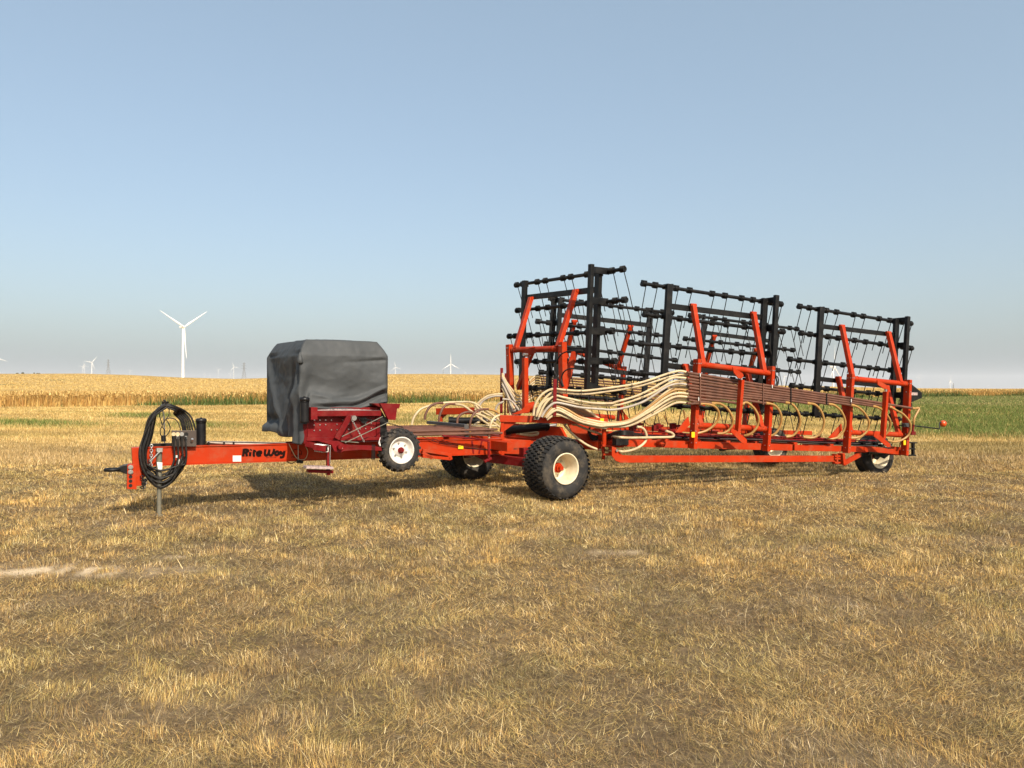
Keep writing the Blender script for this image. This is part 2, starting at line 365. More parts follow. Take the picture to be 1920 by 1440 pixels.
# triangular feet
def foot(plane, off, poly, th=0.02):
    for o2 in (off - 0.055, off + 0.055):
        plate([plane.at(q, o2) for q in poly], plane.n3() * th, 'gusset')
foot(WN, 0.5, [zK(1560, 10), zK(1600, 200), zK(1420, 370), zK(1270, 370)])
foot(WN, 0.5, [zL(355, 1000), zL(370, 1120), zL(250, 1260), zL(120, 1260)])
foot(WF, -0.45, [(1168, 770), (1171, 800), (1190, 800)])
# cylinder posts with their lugs
def cylpost(off, top, bot, upl, lol):
    strip('cylinder_post', WN.at(top, off), WN.at(bot, off), 0.06, 0.09, up=WN.n3())
    pipe('cylinder_rod', WN.at(top, off) - Z3 * 0.05, WN.at(top, off) + Z3 * 0.07, 0.022, STEEL)
    for poly, nm in ((upl, 'upper_lug'), (lol, 'lower_lug')):
        for o2 in (off - 0.07, off + 0.07): plate([WN.at(q, o2) for q in poly], WN.n3() * 0.018, nm)
cylpost(0.72, zG(1440, 172), zG(1402, 705), [zG(1350, 45), zG(1362, 100), zG(1405, 155), zG(1440, 160), zG(1462, 130), zG(1450, 105)],
        [zG(1340, 655), zG(1390, 680), zG(1490, 765), zG(1495, 800), zG(1465, 815), zG(1440, 800), zG(1330, 690)])
cylpost(0.72, zL(1162, 425), zL(1105, 1270), [zL(1000, 215), zL(1010, 300), zL(1110, 370), zL(1180, 385), zL(1205, 345), zL(1160, 300)],
        [zL(950, 1150), zL(1010, 1170), zL(1240, 1370), zL(1240, 1420), zL(1190, 1430), zL(940, 1230)])
# ------------------------------------------------------------------ wing tool bars, beams, lines
def line(name, plane, off, a, b, w_, h_, m=ORANGE, parent=None): return strip(name, plane.at(a, off), plane.at(b, off), w_, h_, m, up=Z3, parent=parent)
line('tool_bar', WN, 0.36, zK(60, 600), (1482, 839), 0.10, 0.115)
line('tool_bar', WN, 0.36, (1486, 839.2), zN(610, 452), 0.10, 0.105)
line('tool_bar', WN, -0.42, (1150, 818), (1600, 828), 0.10, 0.10)
for px in (1186, 1222, 1270, 1345, 1400, 1480, 1545): line('cross_member', WN, 0, (px, 0), (px, 0), 0.1, 0.1) if False else None
def cross(plane, px, o1, o2, y1, w_=0.09, h_=0.085):
    p = plane.at((px, y1), o1); g = p + plane.n3() * (o2 - o1); strip('cross_member', p, g, w_, h_)
for px, y in ((1166, 824), (1218, 826), (1252, 828), (1310, 829), (1366, 831), (1420, 832), (1492, 834), (1560, 837)): cross(WN, px, 0.30, -0.38, y)
# round socket on the tool bar
x = MB(); c = WN.at(zK(905, 610), 0.41); x.cyl(c - WN.n3() * 0.02, c + WN.n3() * 0.10, 0.062, 20); x.lathe(c + WN.n3() * 0.10, WN.n3(), [(0.062, 0), (0.04, 0), (0.04, -0.08)], 20); x.build('pivot_socket', ORANGE, HARROW)
line('tool_bar', WF, -0.40, (1085, 800), (1300, 806), 0.10, 0.10); line('tool_bar', WF, -0.40, (1300, 806), (1520, 812), 0.10, 0.10)
line('tool_bar', WF, 0.35, (1090, 812), (1500, 822), 0.10, 0.10)
for px in (1205, 1270, 1350, 1440): cross(WF, px, 0.30, -0.36, 812)
# long push beam under the near wing with its hook
BO = 0.62
line('push_beam', WN, BO, zG(300, 963), zN(60, 640), 0.09, 0.108)
hk = [zJ(1630, 670), zJ(1690, 690), zJ(1735, 745), zJ(1800, 812), zJ(1920, 822), zJ(2010, 828), zJ(2010, 938), zJ(1770, 938), zJ(1690, 905), zJ(1630, 830)]
for o2 in (BO - 0.05, BO + 0.05): plate([WN.at(q, o2) for q in hk], WN.n3() * 0.018, 'beam_hook')
x = MB(); c = WN.at(zJ(1703, 738), BO + 0.06); x.cyl(c, c + WN.n3() * 0.03, 0.022, 6); x.build('bolt', STEEL, HARROW)
strip('beam_bracket', WN.at(zN(185, 530), BO), WN.at(zN(205, 755), BO), 0.06, 0.12, up=WN.n3())
strip('beam_bracket', WN.at(zN(60, 545), BO + .02), WN.at(zN(60, 745), BO + .02), 0.035, 0.11, up=WN.n3())
for y in (590, 640, 720): strip('beam_bracket', WN.at(zN(40, y), BO + .05), WN.at(zN(150, y), BO + .05), 0.05, 0.03)
strip('brace', WN.at(zN(230, 735), BO - 0.05), WN.at(zN(560, 555), 0.36), 0.05, 0.085)
# steel lines lying along the tool bar
for i, (a, b, m_) in enumerate(((zK(0, 380), zN(330, 290), DKRED), (zK(200, 400), zN(880, 320), BLACK), (zK(250, 430), zN(900, 345), STEEL), (zK(300, 470), zN(1000, 365), BLACK), (zK(540, 350), zN(900, 285), DKRED), (zK(600, 480), zN(980, 385), STEEL), (zK(620, 415), zN(700, 335), DKRED))):
    x = MB(); p = WN.at(a, 0.28 - 0.03 * i); q = WN.at(b, 0.28 - 0.03 * i)
    x.tube([p, p.lerp(q, .25) - Z3 * 0.012, p.lerp(q, .5) + Z3 * 0.006, p.lerp(q, .75) - Z3 * 0.01, q], 0.011, 6, smooth_n=4); x.build('hydraulic_line', m_, HARROW)
for q in (zK(1480, 470), zG(1190, 750), zN(610, 340), zN(855, 330), zN(980, 375), zN(115, 320), zK(570, 420)):
    x = MB(); c = WN.at(q, 0.24); x.bar(c - WN.d3() * 0.04, c + WN.d3() * 0.04, 0.09, 0.05); x.build('line_clamp', BLACK, HARROW, bevel=0.004)
# dark red outlets on the tool bars, each the foot of a curled hose
for (a, b) in ((zK(320, 255), zK(420, 262)), (zK(830, 270), zK(1070, 340)), (zK(880, 230), zK(1000, 215)), (zK(420, 190), zK(540, 185)), (zK(1230, 225), zK(1380, 220)), (zK(1200, 365), zK(1500, 410)),
               (zN(-300, 230), zN(-120, 250)), (zN(-700, 200), zN(-560, 215)), (zN(-1500, 190), zN(-1380, 205))):
    off = 0.1; x = MB(); p = WN.at(a, off); q = WN.at(b, off); x.cyl(p, q, 0.022, 10); x.bar(p - WN.d3() * .06, p + WN.d3() * .04, 0.07, 0.10); x.build('outlet', DKRED, HARROW, bevel=0.003)
# yellow reflectors on posts and beams
def reflector(plane, off, a, b, name='reflector', m=YELLOW, th=0.004):
    (x0, y0), (x1, y1) = a, b
    return plate([plane.at(q, off) for q in ((x0, y0), (x1, y0), (x1, y1), (x0, y1))], plane.n3() * th, name, m, bevel=0)
reflector(WN, 0.569, zK(1640, 360), zK(1712, 482))
reflector(WN, 0.569, zL(1480, 1300), zL(1520, 1385))
p0 = WN.at(zK(1590, 360), 0.5)
# big pivot bar over the near wheel
PB = Plane((-.15, 12.42), (1.655, 0.04))
line('pivot_bar', PB, 0, zC(795, 528), zC(1815, 555), 0.10, 0.108)
reflector(PB, 0.053, zC(1745, 528), zC(1780, 580))
strip('pivot_post', PB.at(zC(818, 562)), PB.at(zC(818, 880)), 0.055, 0.055, up=PB.n3())
pipe('pivot_pin', PB.at(zC(812, 740)), PB.at(zC(812, 882)), 0.042)
pipe('pivot_pin', PB.at(zC(1782, 590)), PB.at(zC(1782, 780)), 0.036)
pipe('pivot_pin', PB.at(zC(1775, 790)), PB.at(zC(1775, 915)), 0.026)
plate([PB.at(q) for q in (zC(835, 560), zC(960, 560), zC(835, 650))], PB.n3() * 0.02, 'gusset')
for (a, b) in ((zJ(1470, 655), zJ(1660, 680)), (zJ(1480, 800), zJ(1650, 805))): strip('clevis', PB.at(a, .05), PB.at(b, .05), 0.12, 0.03)
plate([PB.at(q, .05) for q in (zJ(1580, 690), zJ(1650, 690), zJ(1640, 810), zJ(1575, 800), zJ(1600, 745))], PB.n3() * 0.1, 'clevis')
# far pivot bar (mirror of the near one)
PF = Plane((-1.40, 14.3), (0.85, -0.65))
line('pivot_bar', PF, 0, zC(205, 462), zC(590, 455), 0.10, 0.12); pipe('pivot_pin', PF.at(zC(240, 480)), PF.at(zC(236, 556)), 0.035)
plate([PF.at(q) for q in (zC(250, 485), zC(300, 485), zC(255, 525))], PF.n3() * 0.02, 'gusset')
# ------------------------------------------------------------------ tongue and centre frame
TA = UVZ(-5.7, 0.10, 0); TB = UVZ(-0.75, 0.46, 0)
TG = Plane((TA.x, TA.y), (TB.x - TA.x, TB.y - TA.y))
def tbeam(a_top, a_bot, b_top, b_bot):
    p = (TG.at(a_top) + TG.at(a_bot)) / 2; q = (TG.at(b_top) + TG.at(b_bot)) / 2
    h = ((TG.at(a_top) - TG.at(a_bot)).length + (TG.at(b_top) - TG.at(b_bot)).length) / 2
    return p, q, h
p, q, h = tbeam(zA(400, 605), zA(400, 765), zC(800, 720), zC(800, 860))
strip('tongue_beam', p, q, 0.10, h, bevel=0.008)
x = MB(); x.bar(p + TG.n3() * .001 + Z3 * (h / 2 + .004), q + TG.n3() * .001 + Z3 * (h / 2 + .004), 0.13, 0.012); x.bar(p + TG.n3() * .001 - Z3 * (h / 2 + .004), q + TG.n3() * .001 - Z3 * (h / 2 + .004), 0.13, 0.012); x.build('beam_flange', ORANGE, HARROW)
def mirror(P):   # across the machine's own centre plane
    r = Vector((P.x, P.y)) - O; v = r.dot(VC); g = O + UC * r.dot(UC) - VC * v; return Vector((g.x, g.y, P.z))
strip('tongue_beam', mirror(p), mirror(q), 0.10, h, bevel=0.008)
strip('frame_beam', q, UVZ(0.95, 0.60, 0.60), 0.12, 0.24, bevel=0.008)
strip('frame_beam', mirror(q), UVZ(0.95, -0.60, 0.60), 0.12, 0.24, bevel=0.008)
for u, z, vv in ((-3.9, .80, .2), (-2.4, .78, .32), (-0.62, .74, 1.0), (0.35, .72, 1.15), (0.98, .70, 1.25)):
    strip('cross_member', UVZ(u, -vv, z), UVZ(u, vv, z), 0.12, 0.14)
plate([UVZ(0.36, v, z) for v, z in ((-.9, .64), (.95, .64), (1.2, .8), (1.0, 1.02), (-.8, 1.02))], UC3 * 0.05, 'cross_plate')
# dark red root of the near wing
WR = Plane((0.9, 13.0), (1, 0.1))
plate([WR.at(zJ(*q_)) for q_ in ((900, 295), (1180, 290), (1380, 400), (1460, 560), (1330, 660), (1180, 600), (1010, 500))], WR.n3() * 0.12, 'wing_root')
plate([WR.at(zJ(*q_), .12) for q_ in ((1300, 310), (1370, 320), (1480, 420), (1480, 660), (1310, 640), (1240, 480))], WR.n3() * 0.05, 'wing_root')
strip('wing_root', WR.at(zJ(1310, 620), .05), WN.at(zK(60, 640), 0.36), 0.10, 0.10)
for i in range(5):
    hose('hydraulic_hose', [WR.at(zJ(1240 + 8 * i, 400 - 10 * i), .2), WR.at(zJ(1290, 540 - 18 * i), .2), WR.at(zJ(1380, 590 - 22 * i), .2), WR.at(zJ(1480, 580 - 20 * i), .2), WN.at(zK(60, 430 - 22 * i), .5), WN.at(zK(330, 440 - 20 * i), .4)], 0.012, HOSEBLK)
for i in range(5):
    hose('hydraulic_hose', [WR.at(zJ(1590 + 5 * i, 480 - 3 * i), -.02), WR.at(zJ(1690, 430 + 8 * i), .06), WR.at(zJ(1780, 415 + 9 * i), .06), WN.at(zK(120, 350 + 9 * i), .34), WN.at(zK(520, 410 + 6 * i), .3)], 0.012, HOSEBLK)
x = MB(); p = WN.at(zK(40, 560), .40); x.bar(p - WN.d3() * .12, p + WN.d3() * .12, .12, .14); x.build('valve_block', BLACK, HARROW, bevel=0.01)
# axle arms
pipe_w = lambda a, b, w_, h_, nm='axle_arm', m=DKRED: strip(nm, a, b, w_, h_, m)
CW = YP(12.45)
strip('axle_arm', CW.at(zC(715, 905)), Vector((0.42, 11.78, 0.49)), 0.12, 0.13, DKRED)
strip('axle', Vector((0.42, 11.78, 0.47)), Vector((0.62, 11.55, 0.47)), 0.09, 0.09, DKRED)
strip('axle_arm', Vector((-0.65, 12.8, .60)), Vector((-0.80, 13.6, .47)), 0.12, 0.13, DKRED)
strip('axle_arm', Vector((-0.65, 12.8, .62)), CW.at(zC(715, 905)), 0.12, 0.13, DKRED)
strip('frame_beam', UVZ(-.1, -.9, .60), UVZ(-.1, .7, .60), 0.14, 0.16, DKRED)
# black rams
def ram(a, b, r, c=None, d=None):
    x = MB(); x.cyl(a, b, r, 18); dd = (b - a).normalized(); x.cyl(a - dd * .02, a + dd * .06, r * 1.18, 18); x.cyl(b - dd * .06, b + dd * .02, r * 1.18, 18); o = x.build('hydraulic_ram', BLACK, HARROW)
    if c is not None: y = MB(); y.cyl(c, d, r * .45, 12); y.build('ram_rod', STEEL, o)
R1 = YP(12.75)
ram(R1.at(zC(860, 640)), R1.at(zC(1255, 600)), 0.068, R1.at(zC(1255, 600)), R1.at(zC(1330, 592)))
ram(YP(13.7).at(zC(320, 550)), YP(13.7).at(zC(660, 548)), 0.06, YP(13.7).at(zC(660, 548)), YP(13.7).at(zC(760, 545)))
ram(WN.at(zG(1240, 848), .05), WN.at(zG(1440, 832), .05), 0.055); ram(WN.at(zN(700, 500), .1), WN.at(zN(1090, 480), .1), 0.06)
# orange tube arm under the left hoses
pipe('lift_tube', YP(13.2).at(zC(1040, 430)), YP(13.2).at(zC(1128, 405)), 0.075)
plate([YP(13.15).at(zC(*q_)) for q_ in ((905, 490), (960, 490), (1075, 470), (1090, 400), (1050, 400), (1000, 445))], Vector((0, .05, 0)), 'lever')
# poles that carry the hoses
LP = YP(13.8); HPl = Plane((0.68, 12.28), (2.866 - .68, 12.507 - 12.28))
strip('hose_pole', LP.at(zC(812, 50)), LP.at(zC(808, 480)), 0.05, 0.05, DKRED)
strip('hose_pole', HPl.at(zC(1318, 155), .02), HPl.at(zC(1312, 505), .02), 0.055, 0.055, DKRED)
strip('hose_pole', LP.at(zC(848, 100)), LP.at(zC(842, 520)), 0.03, 0.03, DKRED)
# ------------------------------------------------------------------ brown pipe racks and hoses
HR = 0.0198
PO = 0.66
ends_n = [(1312, 757), (1335, 756.5), (1390, 757), (1437, 756), (1473, 754.5), (1514, 756), (1554, 757.5), (1596, 759.5), (1637, 761.5), (1668, 763), (1711, 765.5)]
starts_n = [(1288 + (i % 2) * 3, 756.0 - 5.75 * i) for i in range(11)]
rk = []
for i in range(11):
    x = MB(); o_ = PO + 0.004 * (i % 2)
    p = WN.at(starts_n[i], o_); q = WN.at(ends_n[i], o_)
    x.tube([p, p.lerp(q, .33) - Z3 * .006, p.lerp(q, .66) + Z3 * .004, q], 0.0225, 10, smooth_n=3); x.build('brown_pipe', RUST, HARROW)
    y = MB(); d_ = (q - p).normalized(); y.cyl(q - d_ * 0.02, q + d_ * .05, 0.027, 10); y.build('hose_collar', TAN, HARROW)
def rack_y(px, top):   # height of the stack's first or last pipe at photo column px
    if not top: return 757
    t = (px - 1290) / (1711 - 1290); return 698.5 + (765.5 - 698.5) * t
for px, m_ in ((1313, RUST), (1431, RUST), (1483, BLACK), (1550, BLACK), (1596, RUST)):
    x = MB(); x.bar(WN.at((px, rack_y(px, True) - 2), PO + .03), WN.at((px, 759), PO + .03), 0.022, 0.012, up=WN.n3()); x.build('rack_strap', m_, HARROW)
for q_ in ((1313, 703), (1310, 748), (1448, 724.5), (1596, 751)):
    x = MB(); c = WN.at(q_, PO + .045); x.bar(c - Z3 * .028, c + Z3 * .028, .014, .012); x.build('cable_tie', WHITE, HARROW)
# curled amber hoses from each pipe down to the tool bar (photo outlines)
curls = [
 [(1316, 757), zG(1080, 412), zG(1160, 430), zG(1208, 480), zG(1212, 550), zG(1170, 620), zG(1090, 680), zG(985, 710)],
 [(1337, 756), zG(1230, 412), zG(1300, 460), zG(1348, 540), zG(1352, 610), zG(1320, 670), zG(1260, 705), zG(1200, 708)],
 [(1393, 756), zG(1500, 400), zG(1570, 460), zG(1610, 540), zG(1605, 620), zG(1560, 690), zG(1510, 722), zG(1470, 730)],
 [(1440, 756), zG(1770, 425), zG(1820, 480), zG(1842, 560), zG(1820, 650), zG(1770, 715), zG(1710, 735)],
 [(1474, 754), zF(190, 858), zF(230, 910), zF(248, 970), zF(236, 1040), zF(195, 1095), zF(140, 1108)],
 [(1516, 756), zF(365, 860), zF(410, 910), zF(432, 980), zF(420, 1050), zF(380, 1100), zF(330, 1115), zF(270, 1108)],
 [(1556, 757), zF(520, 868), zF(568, 915), zF(595, 985), zF(585, 1055), zF(545, 1105), zF(500, 1122), zF(455, 1118)],
 [(1598, 759), zF(700, 882), zF(750, 930), zF(778, 990), zF(770, 1050), zF(730, 1095), zF(690, 1112), zF(640, 1118)],
 [(1639, 761), zF(870, 892), zF(915, 935), zF(942, 985), zF(938, 1040), zF(910, 1085), zF(870, 1110)],
 [(1669, 763), zF(985, 900), zF(1045, 935), zF(1088, 985), zF(1100, 1030), zF(1085, 1090), zF(1035, 1130), zF(975, 1145), zF(920, 1135)],
 [(1712, 765.5), zF(1140, 887), zF(1160, 884), zF(1163, 895), zF(1150, 920), zF(1130, 960), zF(1124, 990), zF(1124, 1010)]]
for i, c in enumerate(curls):
    n_ = len(c); hose('curled_hose', [WN.at(q_, PO + 0.03 * math.sin(j / n_ * 3) - 0.30 * max(0, (j / (n_ - 1)) - .45) * (i < 10)) for j, q_ in enumerate(c)], 0.021, TAN, k=6, n=10)
x = MB(); p = WN.at(zF(1124, 985), PO); q = WN.at(zF(1115, 1090), PO); x.cyl(p, q, .02, 10); x.bar(WN.at(zF(1115, 1065), PO), WN.at(zF(1115, 1092), PO), .08, .08); x.build('outlet', DKRED, HARROW)
# near cream hoses (photo outlines), from behind the frame over the pole to the rack
S = lambda i: (1289 + (i % 2) * 3, 698.5 + 5.75 * i)
near_h = [
 ([zC(1112, 500), zC(1130, 400), zC(1190, 305), zC(1290, 250), zC(1400, 258), zC(1560, 268), zC(1750, 250), zG(400, 208), zG(700, 112), zG(820, 84), S(0)], CREAM, .02),
 ([zC(1140, 510), zC(1165, 420), zC(1230, 330), zC(1310, 275), zC(1420, 285), zC(1580, 298), zC(1760, 280), zG(400, 238), zG(700, 148), zG(830, 118), S(1)], CREAM, -.02),
 ([zC(1165, 515), zC(1200, 430), zC(1250, 360), zC(1320, 315), zC(1400, 330), zC(1560, 365), zC(1700, 385), zC(1860, 385), zG(180, 395), zG(430, 318), zG(720, 165), zG(830, 150), S(2)], CREAM, .02),
 ([zC(1150, 500), zC(1185, 400), zC(1250, 345), zC(1320, 345), zC(1420, 368), zC(1600, 402), zC(1750, 410), zG(0, 425), zG(220, 420), zG(520, 318), zG(730, 200), zG(830, 178), S(3)], CREAM, -.02),
 ([zC(1190, 515), zC(1230, 450), zC(1280, 400), zC(1330, 380), zC(1420, 395), zC(1560, 425), zC(1750, 440), zG(20, 462), zG(190, 468), zG(450, 395), zG(680, 250), zG(800, 212), S(4)], GREYH, .04),
 ([zC(1200, 520), zC(1250, 460), zC(1310, 420), zC(1400, 440), zC(1500, 490), zC(1600, 530), zC(1800, 570), zG(150, 600), zG(320, 575), zG(500, 450), zG(680, 300), zG(790, 240), S(5)], CREAM, -.03),
 ([zC(1215, 520), zC(1270, 440), zC(1340, 410), zC(1440, 450), zC(1560, 520), zC(1700, 570), zG(80, 608), zG(300, 580), zG(480, 470), zG(660, 335), zG(790, 270), S(6)], TAN, .0),
 ([zC(1230, 520), zC(1285, 450), zC(1345, 430), zC(1430, 470), zC(1560, 540), zC(1720, 580), zG(80, 618), zG(300, 595), zG(500, 480), zG(690, 345), zG(800, 305), S(7)], CREAM, .03),
 ([zC(1235, 525), zC(1290, 470), zC(1345, 452), zC(1430, 490), zC(1560, 560), zC(1740, 600), zG(90, 630), zG(300, 605), zG(520, 490), zG(700, 375), zG(800, 338), S(8)], CREAM, .05),
 ([zC(1240, 530), zC(1290, 490), zC(1345, 475), zC(1440, 510), zC(1600, 575), zC(1760, 610), zG(100, 640), zG(300, 620), zG(520, 520), zG(720, 395), zG(810, 366), S(9)], CREAM, -.01),
 ([zC(1240, 540), zC(1290, 505), zC(1345, 492), zC(1440, 525), zC(1600, 585), zC(1780, 618), zG(120, 640), zG(320, 630), zG(540, 530), zG(740, 420), zG(820, 398), S(10)], CREAM, .01)]
for pts, m_, o_ in near_h: hose('air_hose', [HPl.at(q_, o_) for q_ in pts], HR, m_, k=6, n=10)
# nested grey arcs behind the pole
for j in range(7):
    f = j * 16; hose('air_hose', [HPl.at(q_, -.08 - .03 * j) for q_ in (zC(1125 + f, 540), zC(1150 + f, 440 + f * .3), zC(1215 + f * .8, 350 + f * .75), zC(1300 + f * .3, 305 + f * 1.0), zC(1390, 330 + f * 1.0), zC(1500, 380 + f * .9), zC(1620, 450 + f * .6), zC(1760, 545 + f * .3), zG(120, 600 + j * 4))], HR, GREYH if j % 3 else CREAM, k=6, n=10)
# two long hoses that dip under the bar and curl up at the tool bar
H2 = PB
hose('air_hose', [H2.at(q_, -.12) for q_ in (zC(1385, 520), zC(1405, 585), zJ(900, 370), zJ(1000, 480), zJ(1180, 620), zJ(1340, 700), zJ(1470, 735), zJ(1560, 740))] + [WN.at(q_, .66) for q_ in (zK(0, 795), zK(160, 795), zK(380, 740), zK(540, 640), zK(620, 530), zK(625, 420), zK(575, 310), zK(500, 255), zK(410, 248))], HR, CREAM, k=6, n=10)
hose('air_hose', [H2.at(q_, -.18) for q_ in (zC(1450, 540), zC(1490, 585), zJ(1050, 320), zJ(1250, 400), zJ(1420, 460), zJ(1600, 505))] + [WN.at(q_, .70) for q_ in (zK(0, 478), zK(250, 490), zK(700, 485), zK(1050, 478), zK(1200, 470), zK(1240, 435), zK(1190, 380), zK(1060, 335))], HR, CREAM, k=6, n=10)
for a, b_, o_ in ((zC(1420, 252), zC(1420, 290), .0), (zC(1560, 262), zC(1560, 302), .0), (zG(340, 215), zG(340, 250), .0), (zG(450, 305), zG(450, 345), .0), (zC(1560, 360), zC(1560, 400), .0), (zG(700, 108), zG(700, 150), 0), (zG(560, 425), zG(550, 505), 0)):
    x = MB(); P_ = HPl.at(a, .0); Q_ = HPl.at(b_, .0); x.tube([P_ + HPl.n3() * .045, P_ - HPl.n3() * .05, Q_ - HPl.n3() * .05, Q_ + HPl.n3() * .045], .005, 5, closed=True); x.build('cable_tie', HOSEBLK, HARROW)
# left cluster, from the left pole down behind the lever
for j in range(8):
    a = 100 + j * 20
    hose('air_hose', [LP.at(q_, .12 + .03 * (j % 3)) for q_ in (zC(815, a), zC(850 + 2 * j, a + 75 + 3 * j), zC(905 - j * 3, a + 150 + 6 * j), zC(960 - j * 8, a + 210 + 10 * j), zC(1010 - 10 * j, 320 + 27 * j * .9), zC(1045 - 10 * j, 420 + 14 * j))], HR, GREYH if j in (2, 3, 5, 6) else CREAM, k=6, n=10)
for pts, m_ in (([zC(820, 295), zC(700, 310), zC(640, 340), zC(590, 385), zC(560, 450)], CREAM), ([zC(820, 315), zC(740, 318), zC(660, 345), zC(605, 400), zC(590, 470)], GREYH), ([zC(820, 345), zC(900, 360), zC(960, 430), zC(1000, 480)], GREYH), ([zC(830, 370), zC(780, 395), zC(755, 450), zC(770, 490)], GREYH)):
    hose('air_hose', [LP.at(q_, .3) for q_ in pts], HR, m_, k=6, n=10)
# far wing pipe rack and its fan of hoses
for j in range(9):
    p = WF.at((1013, 705 + 4.6 * j), -.62); q = WF.at((1500 - 50 * j, 745 + 1.2 * j), -.62); x = MB(); x.cyl(p, q, .0185, 10); x.build('brown_pipe', RUST, HARROW)
    hose('air_hose', [WF.at(q_, -.6) for q_ in ((1014, 705 + 4.6 * j), (1006 - j * .3, 704 + 4.8 * j), (996 - j, 711 + 5.2 * j), (986 - 1.5 * j, 724 + 5.4 * j), (976 - 1.5 * j, 745 + 4.5 * j))], HR, TAN if j % 3 == 1 else CREAM, k=5, n=8)
for pts in (((zK(540, 40)), zK(590, 130), zK(660, 190), zK(760, 205)), (zK(1030, -20), zK(1070, 80), zK(1140, 180), zK(1240, 225)), (zG(345, 300), zG(370, 315), zG(400, 345), zG(410, 400)), (zG(860, 470), zG(868, 510), zG(875, 560), zG(850, 610)), (zG(1030, 480), zG(1052, 520), zG(1050, 560), zG(1020, 600))):
    hose('curled_hose', [WF.at(q_, -.55) for q_ in pts], .021, TAN, k=6)
# flat deck of brown pipes between hopper and frame
for j in range(12):
    v = -0.80 + j * 0.118; x = MB(); x.cyl(UVZ(-2.62, v, 1.02 - .012 * (j > 9)), UVZ(-.55, v, 0.985), .021, 10); x.build('deck_pipe', RUST, HARROW)
for j in range(4):
    v = .10 + j * 0.14; x = MB(); x.cyl(UVZ(-2.6, v, 0.955), UVZ(-.45, v, 0.925), .021, 10); x.build('deck_pipe', RUST, HARROW)
b = MB(); zb = YP(12.5)
p = CU(-1.05).at(zC(478, 598)); p2 = UVZ(-1.05, -.95, p.z + .0)
b.bar(p2, p, .07, .05); b.bar(p + Z3 * .025, Vector((p.x, p.y, p.z - .28)), .05, .07); b.build('deck_bracket', GREYBLK, HARROW, bevel=.004)
# small arched hoses over the deck
DK = CV(0.35); DF = CV(-.3)
for pts, m_, pl_, o_ in (
   ([zC(-40, 590), zC(-20, 520), zC(40, 445), zC(130, 408), zC(185, 400)], CREAM, DF, -.2),
   ([zC(82, 540), zC(95, 480), zC(130, 420), zC(185, 388), zC(255, 382)], RUST, DF, 0), ([zC(255, 382), zC(340, 376), zC(430, 372), zC(520, 375), zC(580, 400), zC(625, 440), zC(640, 500)], CREAM, DF, 0),
   ([zC(215, 560), zC(225, 500), zC(255, 430), zC(305, 393), zC(370, 393)], RUST, DF, .15), ([zC(370, 393), zC(440, 405), zC(510, 450), zC(600, 525), zC(700, 595)], CREAM, DF, .15),
   ([zC(390, 580), zC(395, 530), zC(430, 488), zC(490, 468), zC(545, 476)], RUST, DF, .3), ([zC(545, 476), zC(620, 500), zC(700, 545), zC(790, 610)], CREAM, DF, .3),
   ([zC(512, 640), zC(515, 560), zC(545, 490), zC(600, 448), zC(685, 440)], RUST, DK, 0), ([zC(685, 440), zC(740, 455), zC(785, 485), zC(800, 540)], TAN, DK, 0),
   ([zC(512, 710), zC(510, 640)], TAN, DK, .02),
   ([zC(690, 715), zC(700, 640), zC(712, 570), zC(745, 520), zC(795, 498)], CREAM, DK, .1),
   ([zC(640, 440), zC(700, 480), zC(770, 530), zC(800, 560)], CREAM, DF, .2), ([zC(560, 400), zC(600, 450), zC(640, 480), zC(760, 520)], CREAM, DF, .1),
   ([zC(550, 590), zC(600, 560), zC(620, 530), zC(600, 470)], CREAM, DF, .1), ([zC(520, 595), zC(640, 600), zC(760, 600)], CREAM, DF, .3),
   ([zC(950, 670), zC(1060, 665), zC(1150, 655), zC(1190, 640)], CREAM, DK, .0), ([zC(980, 675), zC(1080, 688), zC(1150, 680), zC(1160, 655)], CREAM, DK, .05)):
    hose('air_hose', [pl_.at(q_, o_) for q_ in pts], HR, m_, k=6, n=10)
# folded red stay below the beam, hanging link with foot
x = MB()
for (a, b_) in ((zC(60, 830), zC(300, 868)), (zC(60, 885), zC(320, 910)), (zC(60, 850), zC(150, 905))): x.bar(TG.at(a, .12), TG.at(b_, .12), .05, .045)
x.bar(TG.at(zC(310, 860), .12), TG.at(zC(325, 920), .12), .06, .05, up=TG.n3()); x.build('folded_stay', ORANGE, HARROW, bevel=.003)
for k, (a, b_) in enumerate(((zC(250, 690), zC(685, 735)), (zC(500, 710), zC(680, 745)))): strip('control_rod', TG.at(a, .2), TG.at(b_, .2), .03, .025, DKRED)
strip('link', TG.at(zC(690, 745), .2), TG.at(zC(690, 905), .2), .035, .035, DKRED, up=TG.n3()); strip('link_foot', TG.at(zC(645, 938), .2), TG.at(zC(712, 905), .2), .06, .035, DKRED)
for dx in (0, 95): strip('clamp_strap', TG.at(zC(530 + dx * 1.0, 740), .056), TG.at(zC(545 + dx * .55, 860), .056), .028, .008, DKRED, side=TG.d3())
reflector(TG, .07, zC(400, 785), zC(448, 818))
for j in range(3): hose('cable', [TG.at(zC(60 + 90 * j, 700 + 16 * j), .1), TG.at(zC(250 + 60 * j, 770), .08), TG.at(zC(500 + 50 * j, 812 + 3 * j), .06), TG.at(zC(800, 820 + 5 * j), .06), TG.at(zC(1050, 800 + 6 * j), .06)], .004, HOSEBLK)
